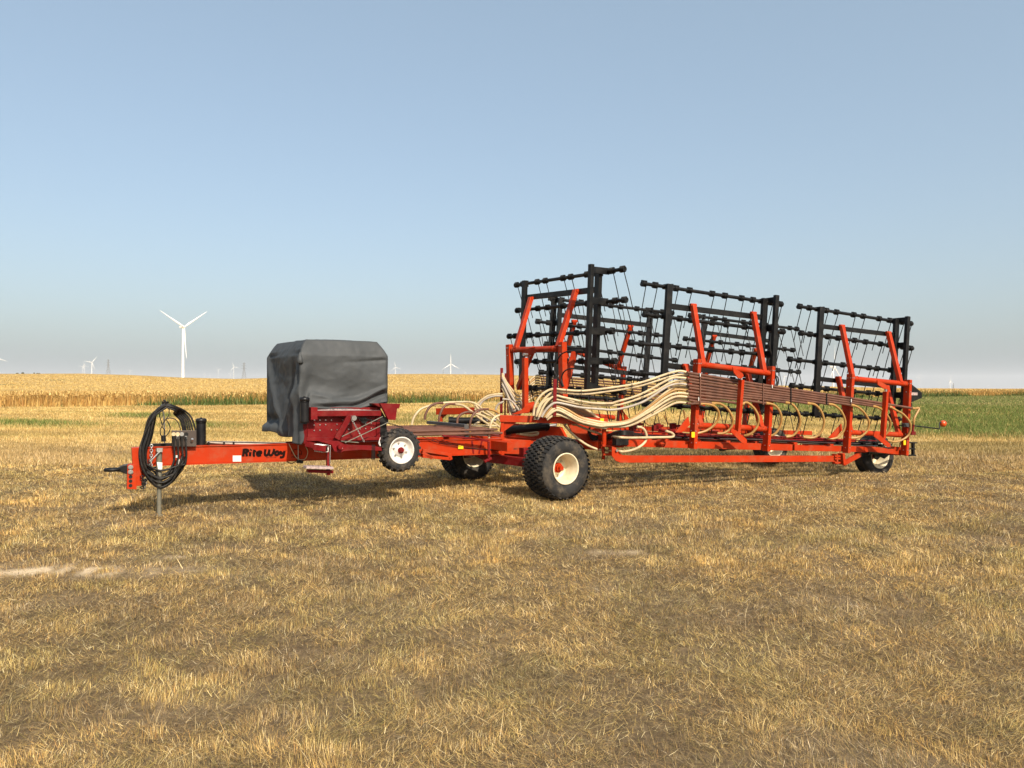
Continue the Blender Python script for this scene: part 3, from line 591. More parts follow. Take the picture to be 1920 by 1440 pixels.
# ------------------------------------------------------------------ wheels
def wheel(c, n, Rr, W, rr, rimmat, hubmat, tread, name='wheel', label=None, dish=0.30, hub=0.075):
    """c: wheel centre, n: outward axis (towards the camera side)"""
    n = Vector(n).normalized(); c = Vector(c); h = W / 2
    root = bpy.data.objects.new(name, None); SC.collection.objects.link(root); root.location = c; root.parent = HARROW
    root.matrix_parent_inverse = WORLDM[HARROW.name].inverted(); WORLDM[root.name] = Matrix.Translation(c); root.empty_display_size = .2
    if label: root['label'] = label
    t = MB(); Rt = Rr - (0.030 if tread != 'rib' else 0.0)
    prof = [(rr * .97, h * .80), (rr * 1.05, h * .90), (rr + (Rt - rr) * .35, h * 1.02), (rr + (Rt - rr) * .62, h * 1.0), (Rt * .955, h * .90), (Rt * .99, h * .78), (Rt, h * .55)]
    if tread == 'rib':
        mid = []
        for k in range(6):
            z = h * (.55 - k * .22); mid += [(Rt, z), (Rt, z - h * .15), (Rt - .018, z - h * .155), (Rt - .018, z - h * .215)]
        full = prof[:-1] + mid + [(r, -z) for r, z in reversed(prof[:-1])]
    else: full = prof + [(Rt, 0)] + [(r, -z) for r, z in reversed(prof)]
    t.lathe(c, n, full, 72)
    a, b = perp(n)
    def P(r, th, z): return c + n * z + a * (r * math.cos(th)) + b * (r * math.sin(th))
    def lug(r0, r1, ths, zs, skew=0.0):
        # block between angles and widths, follows the curve
        (t0, t1), (z0, z1) = ths, zs
        f = .85; tm = (t0 + t1) / 2; dt = (t1 - t0) / 2
        vs = [P(r0, t0, z0), P(r0, t1, z0), P(r0, t1 + skew, z1), P(r0, t0 + skew, z1), P(r1(z0), tm - dt * f, z0), P(r1(z0), tm + dt * f, z0), P(r1(z1), tm + dt * f + skew, z1), P(r1(z1), tm - dt * f + skew, z1)]
        t.add(vs, [(0, 1, 2, 3), (4, 5, 6, 7), (0, 1, 5, 4), (1, 2, 6, 5), (2, 3, 7, 6), (3, 0, 4, 7)])
    crown = lambda z: Rr - .035 * (abs(z) / h) ** 3
    if tread == 'block':
        N = 42; st = 2 * math.pi / N
        for k in range(N):
            for row, (z0, z1, o_) in enumerate(((-.60, -.335, 0), (-.28, -.03, .5), (.03, .28, 0), (.335, .60, .5))):
                t0 = (k + o_) * st; lug(Rt - .03, crown, (t0, t0 + st * .70), (z0 * h, z1 * h), 0)
            for s_ in (-1, 1):   # shoulder blocks reach down the side
                t0 = (k + (.0 if s_ > 0 else .5)) * st; ln = 1.0 if k % 2 else .88
                z0, z1 = s_ * .65 * h, s_ * 1.0 * h
                f0 = t0; f1 = t0 + st * .66
                vs = [P(Rt - .03, f0, z0), P(Rt - .03, f1, z0), P(Rr * (.90 if k % 2 else .925), f1, z1), P(Rr * (.90 if k % 2 else .925), f0, z1),
                      P(Rr - .008, f0 + .006, z0), P(Rr - .008, f1 - .006, z0), P(Rr - .030, f1 - .006, s_ * .90 * h), P(Rr - .030, f0 + .006, s_ * .90 * h),
                      P(Rr * .925, f1, s_ * 1.015 * h), P(Rr * .925, f0, s_ * 1.015 * h)]
                t.add(vs, [(4, 5, 6, 7), (0, 1, 5, 4), (7, 6, 8, 9), (9, 8, 2, 3), (1, 2, 8, 6, 5), (0, 4, 7, 9, 3)])
    if tread == 'lug':
        N = 20; st = 2 * math.pi / N
        for k in range(N):
            for s_ in (-1, 1):
                t0 = (k + (0 if s_ > 0 else .5)) * st
                lug(Rt - .03, crown, (t0, t0 + st * .40), (s_ * .02 * h, s_ * .9 * h), .55 * st)
                z1 = s_ * 1.02 * h; f0 = t0 + .55 * st; f1 = f0 + st * .42; z0 = s_ * .88 * h
                vs = [P(Rt - .03, f0, z0), P(Rt - .03, f1, z0), P(Rr * .83, f1 + .1 * st, z1), P(Rr * .83, f0 + .1 * st, z1), P(Rr - .008, f0, z0), P(Rr - .008, f1, z0), P(Rr * .86, f1, z1 * 1.06), P(Rr * .86, f0, z1 * 1.06)]
                t.add(vs, [(4, 5, 6, 7), (0, 1, 5, 4), (1, 2, 6, 5), (2, 3, 7, 6), (3, 0, 4, 7)])
    ty = t.build('tyre', RUBBER, root)
    r = MB()
    r.lathe(c, n, [(rr * 1.04, h * .90), (rr * 1.06, h * .96), (rr * 1.0, h * .99), (rr * .96, h * .93), (rr * .93, h * .80), (rr * .88, h * .70), (rr * .84, h * .5), (rr * .80, h * dish + .02), (rr * .76, h * dish), (rr * .45, h * dish), (rr * .40, h * dish + .03), (0.0, h * dish + .03)], 64)
    r.lathe(c, n, [(rr * 1.04, -h * .90), (rr * 1.0, -h * .95), (rr * .93, -h * .80), (rr * .84, -h * .5), (rr * .80, h * dish - .02), (rr * .76, h * dish - .01), (0, h * dish - .01)], 64)
    ri = r.build('rim', rimmat, root)
    hb = MB(); z0 = h * dish + .03; L_ = hub
    hb.cyl(c + n * (z0 - .01), c + n * (z0 + .035 * L_ / .08), L_, 28); hb.cyl(c + n * (z0 + .02), c + n * (z0 + .075 * L_ / .08), L_ * .72, 28); hb.cyl(c + n * (z0 + .05), c + n * (z0 + .125 * L_ / .08), L_ * .50, 28, r2=L_ * .44)
    ho = hb.build('hub', hubmat, root)
    nb = MB()
    for k in range(6):
        th = k * math.pi / 3 + .3; q_ = P(rr * .56 if rr < .2 else L_ * 1.7, th, h * dish); nb.cyl(q_, q_ + n * .025, .013, 6)
    nb.build('wheel_nut', STEEL if tread != 'rib' else DKRED, root)
    return root
wheel((.66, 11.48, .47), (.545, -.839, 0), .475, .52, .222, RIM, ORANGE, 'block', label='near main wheel in full sun with cream rim', dish=-.02, hub=.075)
wheel((-.80, 13.85, .47), (.545, -.839, 0), .475, .52, .222, RIM, ORANGE, 'block', label='far main wheel in the shade of the frame', dish=-.02, hub=.075)
wheel((7.40, 15.70, .264), (.42, -.907, 0), .42, .32, .245, RIM, DKRED, 'rib', label='ribbed rear wheel under the near wing', dish=-.55)
wheel((5.60, 16.66, .385), (.42, -.907, 0), .385, .32, .232, RIM, DKRED, 'rib', label='ribbed rear wheel under the far wing', dish=-.55)
strip('axle_arm', Vector((7.36, 15.8, .30)), WN.at((1600, 842), -.3), .1, .09, BLACK)
strip('axle_arm', Vector((5.6, 16.75, .42)), WF.at((1440, 820), -.2), .1, .09, BLACK)
plate([WN.at(zN(*q_), .03) for q_ in ((700, 470), (1130, 470), (1140, 560), (1040, 640), (960, 600), (900, 665), (850, 640), (830, 540), (700, 520))], WN.n3() * .03, 'rim_shade_plate', BLACK)  # added black plate, stands in for the shade on the rear rim's upper half
# ------------------------------------------------------------------ hopper with its drive wheel (dark red)
BV = CV(.78)
def bx(name, pl_, off, a, b_, th, m_=DKRED): return plate([pl_.at(q_, off) for q_ in ((a[0], a[1]), (b_[0], a[1]), (b_[0], b_[1]), (a[0], b_[1]))], pl_.n3() * th, name, m_)
fp = plate([BV.at(zB(*q_)) for q_ in ((465, 740), (1200, 740), (1200, 1060), (490, 1075))], BV.n3() * .02, 'hopper_panel', DKRED)
x = MB()
for r_, y in enumerate((862, 910, 962)):
    for k in range(11):
        if (r_ + k) % 5 == 4: continue
        c = BV.at(zB(560 + k * 55, y - (k * 2 if r_ else 0)), .012); x.cyl(c, c + BV.n3() * .012, .009, 6)
x.build('panel_bolt', STEEL, fp)
body = MB(); 
for zlo, zhi, t0, t1, vv in ((.98, 1.62, -3.62, -2.72, .69),):
    body.bar(UVZ(t0, 0, (zlo + zhi) / 2), UVZ(t1, 0, (zlo + zhi) / 2), vv * 2, zhi - zlo)
body.build('hopper_body', DKRED, HARROW, bevel=.01)
sh = MB(); p = BV.at(zB(575, 798), .06); q = BV.at(zB(1190, 795), .06); sh.bar(p, q, .14, .075); sho = sh.build('hopper_shelf', DKRED, HARROW, bevel=.004)
d_ = MB(); pp = p + Z3 * .038; qq = q + Z3 * .038
N = 60; vs = []; fs = []
for i in range(N + 1):
    for j in range(5):
        k = i / N; hgt = (.018 * (0 < j < 4)) * (random.random() * .9 + .2) * math.sin(math.pi * min(1, k * 1.15) + .1) ** .5 if 0 < k < .87 else 0
        vs.append(pp.lerp(qq, k) + BV.n3() * (-.06 + j * .03) + Z3 * (abs(hgt) + .003))
for i in range(N):
    for j in range(4): fs.append((i * 5 + j, i * 5 + j + 1, (i + 1) * 5 + j + 1, (i + 1) * 5 + j))
d_.add(vs, fs, False); d_.build('fertiliser_dust', DUST, sho, fix=False)
plate([BV.at(zB(*q_), .10) for q_ in ((512, 738), (575, 738), (575, 855), (512, 858))], BV.n3() * .16, 'end_box', DKRED)
plate([BV.at(zB(*q_), .14) for q_ in ((1190, 700), (1362, 705), (1340, 862), (1270, 858))], BV.n3() * .05, 'end_box', DKRED)
plate([BV.at(zB(*q_), .02) for q_ in ((1095, 700), (1362, 705), (1350, 750), (1190, 745))], BV.n3() * .22, 'end_box', DKRED)
plate([BV.at(zB(*q_), .0) for q_ in ((1190, 745), (1250, 850), (1260, 1000), (1200, 1060), (1190, 1060))], BV.n3() * .04, 'end_guard', BLACK)
line('hopper_rail', BV, .05, zB(485, 1048), zB(1200, 1040), .05, .045, DKRED); line('hopper_rail', BV, .03, zB(475, 900), zB(482, 1090), .05, .05, DKRED)
line('hopper_rail', BV, .02, zB(1180, 800), zB(1180, 1060), .05, .05, DKRED)
# pivoting wheel arm and links
strip('wheel_arm', BV.at(zB(775, 1045), .14), BV.at(zB(905, 820), .14), .05, .075, DKRED, up=BV.n3().cross(Vector((.3, 0, .9))))
x = MB(); c = BV.at(zB(935, 842), .16); x.cyl(c - BV.n3() * .04, c + BV.n3() * .05, .036, 16); x.build('pivot_drum', STEEL, HARROW)
DA = CV(.98)
plate([DA.at(zB(*q_)) for q_ in ((590, 1062), (790, 1062), (850, 1098), (1120, 1108), (1205, 1125), (1205, 1158), (1000, 1148), (840, 1160), (800, 1180), (745, 1160), (720, 1100))], DA.n3() * .07, 'drive_arm', DKRED)
strip('drive_arm', BV.at(zB(485, 1090), .05), DA.at(zB(620, 1125), 0), .07, .07, DKRED)
x = MB(); p = DA.at(zB(560, 1122), .05); q = DA.at(zB(680, 1140), .14); x.bar(p, q, .075, .075); c = DA.at(zB(795, 1120), .03); x.cyl(c, c + DA.n3() * .08, .03, 14); x.build('step_socket', DKRED, HARROW, bevel=.004)
x = MB(); dq = (q - p).normalized(); x.bar(q - dq * .002, q + dq * .004, .05, .05); x.build('socket_opening', BLACK, HARROW)
for k in range(4):
    c = p.lerp(q, .32 + k * .18); x = MB(); x.tube([c + BV.d3() * .046 + Z3 * .046, c - BV.d3() * .046 + Z3 * .046, c - BV.d3() * .046 - Z3 * .046, c + BV.d3() * .046 - Z3 * .046], .007, 6, closed=True); x.build('ring_clip', STEEL, HARROW)
c = DA.at(zB(830, 1135), .06); x = MB(); x.cyl(DA.at(zB(790, 1118), .05), DA.at(zB(835, 1136), .08), .012, 8); x.build('pin', STEEL, HARROW)
# step
st = strip('step_post', DA.at(zB(697, 1170), .06), DA.at(zB(697, 1392), .06), .045, .05, DKRED, up=DA.n3()); strip('step_post', DA.at(zB(715, 1105), .10), DA.at(zB(712, 1290), .10), .012, .02, STEEL, up=DA.n3())
x = MB(); p = DA.at(zB(470, 1316), .12); q = DA.at(zB(730, 1322), .12); x.bar(p, q, .14, .03)
for k in range(9):
    c = p.lerp(q, (k + .5) / 9); x.bar(c - DA.n3() * .07 + Z3 * .016, c + DA.n3() * .07 + Z3 * .016, .012, .016)
x.build('step', DUST, HARROW, bevel=.003); line('step', DA, .06, zB(495, 1352), zB(735, 1360), .10, .04, DKRED)
# rods and chains
def chain(pl_, off, a, b_, links, m_=STEEL, sag=0.0, r=.004, w_=.02):
    x = MB(); A_ = pl_.at(a, off); B_ = pl_.at(b_, off); n3 = pl_.n3(); pts = [A_.lerp(B_, i / links) - Z3 * sag * math.sin(math.pi * i / links) for i in range(links + 1)]
    for i in range(links):
        c = (pts[i] + pts[i + 1]) / 2; d_ = (pts[i + 1] - pts[i]); s_ = n3 if i % 2 else d_.normalized().cross(n3)
        h_ = d_ * .62; x.tube([c + h_ * math.cos(t_) + s_ * (w_ / 2 * math.sin(t_)) for t_ in [k * math.pi / 5 for k in range(10)]], r, 5, closed=True)
    return x.build('chain', m_, HARROW)
chain(DA, .0, zB(925, 860), zB(1045, 1075), 18); 
for a, b_ in ((zB(830, 1022), zB(1222, 828)), (zB(858, 1082), zB(1280, 882)), (zB(820, 1065), zB(990, 1080))): pipe('control_rod', DA.at(a, -.0), DA.at(b_, .0), .0065, OLIVE, n=8)
chain(BV, .1, zB(960, 840), zB(1270, 890), 26, BLACK); chain(BV, .1, zB(1270, 890), zB(1420, 935), 14, BLACK); pipe('sprocket', BV.at(zB(1045, 865), .05), BV.at(zB(1045, 865), .08), .045, BLACK); pipe('sprocket', BV.at(zB(1235, 870), .05), BV.at(zB(1235, 870), .08), .06, BLACK)
for k in range(3): strip('cable_guide', DA.at(zB(1120 + k * 12, 1100), .03), DA.at(zB(1118 + k * 14, 1245), .03), .012, .02, BLACK, up=DA.n3())
hose('cable', [DA.at(zB(1200, 1030), .02), DA.at(zB(1185, 1085), .02), DA.at(zB(1200, 1110), .02), DA.at(zB(1188, 1060), .02)], .006, WHITE)
wheel(DA.at(zB(1405, 1155), .06) - DA.n3() * .09, (DA.n.x, DA.n.y, 0), .315, .20, .182, RIMW, DKRED, 'lug', label='small raised drive wheel with white rim beside the hopper', dish=.25, hub=.045)
pipe('axle', DA.at(zB(1405, 1155), -.10), DA.at(zB(1190, 1140), .0), .03, DKRED)
strip('wheel_fork', DA.at(zB(1190, 1140), -.08), DA.at(zB(1405, 1155), -.17), .06, .06, DKRED)
# black capped tube of the hopper
def capped(pl_, off, top, bot, r):
    x = MB(); a = pl_.at(top, off); b_ = pl_.at(bot, off); x.cyl(a - Z3 * .02, Vector((a.x, a.y, b_.z)), r, 28); x.lathe(a, Z3, [(0, .02), (r * .9, .018), (r * 1.14, .005), (r * 1.14, -.03), (r * .98, -.035)], 28); x.lathe(Vector((a.x, a.y, b_.z)), Z3, [(r * 1.05, .02), (r * 1.05, -.005), (0, -.005)], 28)
    for k in range(1, 3): x.lathe(a - Z3 * (.035 + .0 * k), Z3, [(r * 1.02, 0), (r * 1.06, -.008), (r * 1.02, -.016)], 28)
    x.cyl(a + Z3 * .015, a + Z3 * .03, r * .25, 10); return x.build('manual_holder_tube', PLASTIC, HARROW)
capped(BV, .12, zB(468, 655), zB(465, 885), .058)
capped(TG, -.12, zA(945, 338), zA(948, 585), .062)
# ------------------------------------------------------------------ hitch, jack, manifold, hose coil
x = MB(); HP = Plane((TA.x, TA.y), (TB.x - TA.x, TB.y - TA.y))
def hq(x0, y0, o_=0): return HP.at(zA(x0, y0), o_)
strip('hitch_post', hq(325, 598), hq(345, 960), .10, .14, up=HP.n3(), bevel=.006)
plate([hq(*q_, .0) for q_ in ((245, 760), (335, 752), (332, 992), (240, 988))], HP.n3() * .15, 'hitch_plate')
x = MB()
for y in (880, 920, 962): c = hq(277, y, .076); x.cyl(c, c + HP.n3() * .003, .022, 16)
x.build('hitch_hole', BLACK, HARROW)
x = MB()
for y in (788, 832): c = hq(277, y, .075); x.cyl(c, c + HP.n3() * .02, .030, 18); x.cyl(c + HP.n3() * .02, c + HP.n3() * .04, .022, 6)
x.build('hitch_bolt', STEEL, HARROW)
x = MB(); x.prism([hq(*q_) for q_ in ((350, 760), (245, 758), (210, 765), (150, 795), (150, 828), (185, 830), (230, 850), (350, 870))], HP.n3() * .09)
e = hq(110, 811); dd = HP.d3(); 
x.tube([e + dd * (.085 * math.cos(t_)) + HP.n3() * (.055 * math.sin(t_)) for t_ in [k * math.pi / 10 for k in range(20)]], .023, 10, closed=True); x.build('drawbar_eye', BLACK, HARROW, bevel=.008)
plate([hq(*q_, -.02) for q_ in ((350, 770), (470, 765), (380, 930), (350, 960))], HP.n3() * .03, 'gusset')
# jack
j = MB(); a = hq(548, 618, .12); b_ = hq(545, 960, .12); c_ = hq(542, 1262, .12)
j.cyl(a, Vector((a.x, a.y, b_.z)), .034, 20); j.cyl(Vector((a.x, a.y, b_.z)), Vector((a.x, a.y, 0.02)), .028, 20); j.cyl(Vector((a.x, a.y, 0.03)), Vector((a.x, a.y, 0.0)), .045, 20); j.cyl(a - Z3 * .02, a + Z3 * .012, .042, 20)
jo = j.build('jack', OLIVE, HARROW); plate([Vector((a.x, a.y, 0)) + HP.n3() * .036 + HP.d3() * dx + Z3 * z for dx, z in ((-.03, hq(0, 705).z * 0 + a.z - .16), (.035, a.z - .17), (.03, a.z - .29), (-.012, a.z - .28))], HP.n3() * .004, 'jack_label', WHITE, parent=jo, bevel=0)
pipe('jack_handle', hq(555, 640, .19), hq(460, 735, .19), .009, STEEL, n=8, parent=jo); x = MB(); x.bar(hq(525, 625, .16), hq(578, 625, .16), .05, .05); x.build('jack_collar', STEEL, jo)
chain(HP, .16, zA(475, 575), zA(470, 780), 9, STEEL, w_=.032, r=.006); chain(HP, .10, zA(415, 905), zA(385, 990), 5, BLACK, w_=.04, r=.008); chain(HP, .12, zA(380, 870), zA(410, 960), 5, BLACK, w_=.035, r=.007); chain(HP, .08, zA(430, 900), zA(400, 1000), 6, STEEL, w_=.03, r=.006)
# manifold
mf = plate([hq(*q_, .12) for q_ in ((665, 440), (900, 440), (900, 592), (668, 592))], HP.n3() * .02, 'manifold_plate', BROWNP)
for k, (xx, m_) in enumerate(((685, CREAM), (723, CREAM), (762, STEEL), (802, BLACK))):
    c = hq(xx, 475, .13); x = MB(); x.cyl(c, c + HP.n3() * .018, .026, 16); x.build('coupler_socket', m_, mf); x = MB(); x.cyl(hq(xx, 500, .16), hq(xx + 3, 590, .16), .017, 10); x.cyl(hq(xx, 492, .16), hq(xx, 520, .16), .022, 6); x.build('hose_fitting', STEEL if k % 2 else BLACK, mf)
for q_ in ((715, 675), (738, 678), (730, 712), (740, 738)): x = MB(); x.cyl(hq(*q_, .16), hq(q_[0], q_[1] + 22, .16), .018, 8); x.build('hose_tag', WHITE if q_[0] != 738 else DKRED, HARROW)
x = MB(); x.cyl(hq(855, 545, .14), hq(862, 520, .18), .016, 10); x.build('valve_knob', STEEL, mf)
# hook
hk_ = MB(); hk_.tube([hq(600, 600), hq(598, 480), hq(592, 300), hq(575, 240), hq(572, 205), hq(590, 180), hq(612, 178)], .010, 8, smooth_n=5); hk_.build('hose_hook', STEEL, HARROW)
x = MB(); x.cyl(hq(605, 165, .03), hq(602, 225, .03), .045, 10, r2=.03); x.cyl(hq(600, 150), hq(600, 185), .012, 8); x.cyl(hq(588, 150, .02), hq(612, 165, .02), .010, 8); x.build('hook_wrap', HOSEBLK, HARROW)
# coil loops: (left x, bottom y, right x, top-right bulge) all hang from the hook
T0 = (600, 200)
loops = [(358, 985, 905, 430, .10), (372, 960, 880, 440, .06), (385, 945, 860, 450, .13), (395, 930, 840, 440, .16), (408, 905, 820, 430, .09), (420, 885, 800, 420, .14), (440, 862, 790, 430, .05), (365, 975, 815, 600, .18)]
for i, (lx, by, rx, ry, o_) in enumerate(loops):
    r2 = min(rx, 812 - i * 4)
    pts = [(602 + i * 3, 190 + i * 4), (540 - i * 2, 230 + i * 8), ((lx + 540) / 2 - 2 + i * 3, 330 + i * 4), (lx + 48 - i, 480), (lx + 2, 640), (lx + 25, 790), (lx + 95, by - 75), (548, by), (640, by - 32), (720 - i * 2, by - 115), (r2 - 20, 760 - i * 10), (r2 - 2, 660), (r2 + (rx - r2) * .2 - 6, 560)]
    pts += [(rx - 12, ry + 60 if rx > r2 + 20 else ry + 40), (rx - 38, 350), (rx - 100, 265 + i * 3), (680 + i * 3, 205 + i * 7), (610, 190 + i * 4)]
    x = MB(); P_ = [hq(px_, py_, (o_ + .015 * math.sin(k * 1.3 + i)) if k < 11 else (-.05 - .012 * i if k < 16 else .5 * o_)) for k, (px_, py_) in enumerate(pts)]; x.tube(P_, .0118, 10, smooth_n=6); x.build('hydraulic_hose', HOSEBLK, HARROW)
for i, (xx, by) in enumerate(((688, 870), (724, 905), (765, 860), (800, 790))):
    x = MB(); P_ = [hq(*q_, .17) for q_ in ((xx, 500), (xx + 2, 590), (xx + 6, 680), (xx - 10, 760), (xx - 60, by - 20), (560, by + 30), (430, by - 30))]; x.tube(P_, .0130, 10, smooth_n=6); x.build('hydraulic_hose', HOSEBLK, HARROW)
# thin tied cable with plug
for pts in (((548, 215), (552, 300), (575, 390), (560, 430), (562, 480), (590, 500)), ((640, 220), (640, 290), (600, 350), (575, 400), (600, 440), (590, 500)), ((575, 395), (620, 330), (690, 330), (735, 380), (750, 445)), ((610, 330), (650, 400), (640, 460), (600, 500))):
    x = MB(); x.tube([hq(*q_, .1) for q_ in pts], .006, 7, smooth_n=5); x.build('cable', HOSEBLK, HARROW)
x = MB(); x.cyl(hq(588, 488, .1), hq(590, 545, .1), .030, 14); x.build('trailer_plug', PLASTIC, HARROW)
# hose bundle lying on the beam
for i in range(7):
    yy = 575 - (i % 4) * 5; o_ = -.02 - .022 * i
    hose('hydraulic_hose', [hq(1000, yy - 25 + i * 4, o_), hq(1080, yy - 18 + i * 2, o_), hq(1200, yy - 12, o_), hq(1400, yy - 8, o_), hq(1560, yy - 4, o_), hq(1750, yy, o_)], .012, HOSEBLK if i % 3 else GREYH, k=4)
for xx in (1010, 1155, 1245): x = MB(); c = hq(xx, 562, -.06); x.bar(c - HP.n3() * .09, c + HP.n3() * .09, .02, .05, up=Z3); x.build('hose_strap', BLACK, HARROW)
x = MB(); x.bar(hq(470, 578, -.02), hq(665, 572, -.02), .06, .035); x.build('cable_tray', BLACK, HARROW)
hose('cable', [TG.at(zB(*q_), .08) for q_ in ((318, 1092), (350, 1160), (390, 1225), (440, 1245), (480, 1230), (500, 1170), (480, 1120))], .0055, CREAM); pipe('control_rod', TG.at(zB(407, 1105), .1), TG.at(zB(407, 1260), .1), .006, STEEL, n=8)
for a, b_ in ((zA(1745, 728), zA(1800, 755)), (zA(1800, 755), zA(1850, 728))): pipe('cable_stay', TG.at(a), TG.at(b_), .006, BLACK, n=6)
line('clamp', TG, .1, zA(1850, 735), zA(1910, 738), .05, .04, BLACK)
# lettering on the tongue beam
def letters(txt, plane, off, corner, width_px, height_m, m_, shear=0.0, bold=0.0, name='lettering', parent=None, space=1.0):
    cu = bpy.data.curves.new('txt', 'FONT'); cu.body = txt; cu.size = 1; cu.shear = shear; cu.offset = bold; cu.space_character = space; cu.extrude = 0.004
    to = bpy.data.objects.new('txt', cu); SC.collection.objects.link(to); dg = bpy.context.evaluated_depsgraph_get(); dg.update()
    me = bpy.data.meshes.new_from_object(to.evaluated_get(dg)); bpy.data.objects.remove(to); 
    co = np.empty(len(me.vertices) * 3); me.vertices.foreach_get('co', co); co = co.reshape(-1, 3)
    mn = co.min(0); mx = co.max(0); a = plane.at(corner, off); b_ = plane.at((corner[0] + width_px, corner[1]), off); W_ = (Vector((b_.x, b_.y)) - Vector((a.x, a.y))).length
    d = plane.d3(); d = d if d.x > 0 else -d; n = plane.n3(); sl_ = Vector((0, 0, 1))
    tilt = (letters.q - letters.p); tl = tilt.z / Vector((tilt.x, tilt.y)).length
    out = np.zeros_like(co)
    for i in range(3):
        out[:, i] = a[i] + (co[:, 0] - mn[0]) / (mx[0] - mn[0]) * W_ * (d[i] + (tl if i == 2 else 0)) + (co[:, 1] - mn[1]) / (mx[1] - mn[1]) * height_m * sl_[i] + co[:, 2] * .3 * n[i]
    me.vertices.foreach_set('co', out.ravel()); me.update(); me.materials.clear(); me.materials.append(m_)
    o = bpy.data.objects.new(name, me); SC.collection.objects.link(o); o.parent = parent or HARROW; o.matrix_parent_inverse = WORLDM[(parent or HARROW).name].inverted(); WORLDM[o.name] = Matrix.Identity(4); return o
letters.p, letters.q, _ = tbeam(zA(400, 605), zA(400, 765), zC(800, 720), zC(800, 860))

def ribbon(strokes, plane, off, corner, w_px, h_m, aspect, m_, wd, name='lettering'):
    """heavy hand-drawn letters: each stroke a flat ribbon with its own thickness; unit square coordinates (x to right, y up)"""
    a = plane.at(corner, off); b_ = plane.at((corner[0] + w_px, corner[1]), off); W_ = (Vector((b_.x, b_.y)) - Vector((a.x, a.y))).length
    d = plane.d3(); d = d if d.x > 0 else -d; n = plane.n3(); tilt = (letters.q - letters.p); tl = tilt.z / Vector((tilt.x, tilt.y)).length
    x = MB()
    for k, st in enumerate(strokes):
        wid = wd if not isinstance(st[0], float) else st[0]; pts = st if not isinstance(st[0], float) else st[1:]
        P2 = [Vector((p_[0] * W_ + p_[1] * h_m * .10, p_[1] * h_m, 0)) for p_ in pts]
        if len(P2) > 2: P2 = spline(P2, 6)
        L_, R_ = [], []
        for i, p_ in enumerate(P2):
            t_ = (P2[min(i + 1, len(P2) - 1)] - P2[max(i - 1, 0)]).normalized(); q_ = Vector((-t_.y, t_.x, 0)) * wid * h_m / 2
            L_.append(p_ + q_); R_.append(p_ - q_)
        def w3(v, e): return a + d * v.x + Z3 * (v.y + v.x * tl) + n * (e + .0004 * k)
        m = len(P2); vs = [w3(v, .0) for v in L_ + R_] + [w3(v, .002) for v in L_ + R_]
        fs = []
        for i in range(m - 1): fs += [(2 * m + i, 2 * m + i + 1, 3 * m + i + 1, 3 * m + i), (i, i + 1, 2 * m + i + 1, 2 * m + i), (m + i, 3 * m + i, 3 * m + i + 1, m + i + 1)]
        fs += [(0, 2 * m, 3 * m, m), (m - 1, 2 * m - 1, 4 * m - 1, 3 * m - 1)]
        x.add(vs, fs)
    return x.build(name, m_, HARROW)
ribbon([[(.08, 0), (.08, 1)], [(.06, .90), (.20, .92), (.30, .76), (.22, .58), (.08, .52)], [(.14, .55), (.22, .4), (.26, 0)],
        [(.41, 0), (.41, .58)], [.30, (.41, .80), (.45, .94)], [(.60, .88), (.585, .4), (.60, .10), (.66, .04)], [.2, (.53, .64), (.70, .64)],
        [(.76, .36), (.94, .38), (.93, .58), (.85, .62), (.76, .48), (.76, .2), (.84, .06), (.96, .14)]], TG, .052, zA(1328, 687), 38, .100, 1, DECAL, .33)
ribbon([[(.06, .98), (.05, .55), (.09, .30), (.16, .30), (.22, .5), (.25, .95)], [(.25, .95), (.24, .5), (.30, .30), (.38, .32), (.44, .6), (.47, 1.0)],
        [(.68, .66), (.60, .70), (.54, .55), (.56, .34), (.64, .30), (.70, .46)], [(.71, .72), (.70, .5), (.72, .28)],
        [(.80, .74), (.79, .55), (.84, .44), (.92, .50)], [(.96, .74), (.95, .35), (.93, .10), (.85, .03), (.77, .06)]], TG, .052, zA(1534, 702), 40, .124, 1, DECAL, .265)
letters('MFG CO LTD', TG, .052, zA(1562, 703), 19, .016, DECAL2, bold=.01)
letters('"QUALITY', TG, .052, zA(1735, 630), 18, .026, DECAL, shear=.25, bold=.01)
letters('FIRST"', TG, .052, zA(1800, 700), 18, .024, DECAL, shear=.25, bold=.01)
x = MB(); c = TG.at(zA(1850, 655), .053)
x.tube([c + TG.d3() * (.07 * math.cos(t_)) + Z3 * (.055 * math.sin(t_)) for t_ in [k * math.pi / 20 - .6 for k in range(26)]], .006, 5); x.tube([c + TG.d3() * (.045 * math.cos(t_)) + Z3 * (.035 * math.sin(t_)) for t_ in [k * math.pi / 20 + 2.4 for k in range(26)]], .007, 5); x.build('emblem', DECAL2, HARROW)
reflector(TG, .056, zA(1245, 678), zA(1325, 735), 'serial_sticker', WHITE)
# ------------------------------------------------------------------ rear end bits
sg = plate([WN.at(zL(*q_), .30) for q_ in ((1590, 265), (1812, 445), (1805, 540), (1575, 635))], WN.n3() * .01, 'triangle_sign', BLACK)
reflector(WN, .308, zL(1600, 440), zL(1730, 490), 'sign_sticker', DUST)
x = MB(); x.tube([WN.at(zF(*q_), .55) for q_ in ((1010, 1018), (1110, 1020), (1318, 1045), (1322, 1043), (1322, 1000), (1335, 995))], .012, 8); lo = x.build('lamp_arm', BLACK, HARROW)
x = MB(); c = WN.at(zF(1352, 1005), .55); dn = (Vector((0, 0, CAMZ)) - c).normalized(); dn.z = 0; dn.normalize()
ax_ = (WN.n3() * .8 + WN.d3() * -.2).normalized(); x.lathe(c, ax_, [(0, .055), (.03, .05), (.058, .03), (.066, .0), (.066, -.02), (.058, -.03), (0, -.05)], 24); x.build('amber_lamp', LAMPC, HARROW)
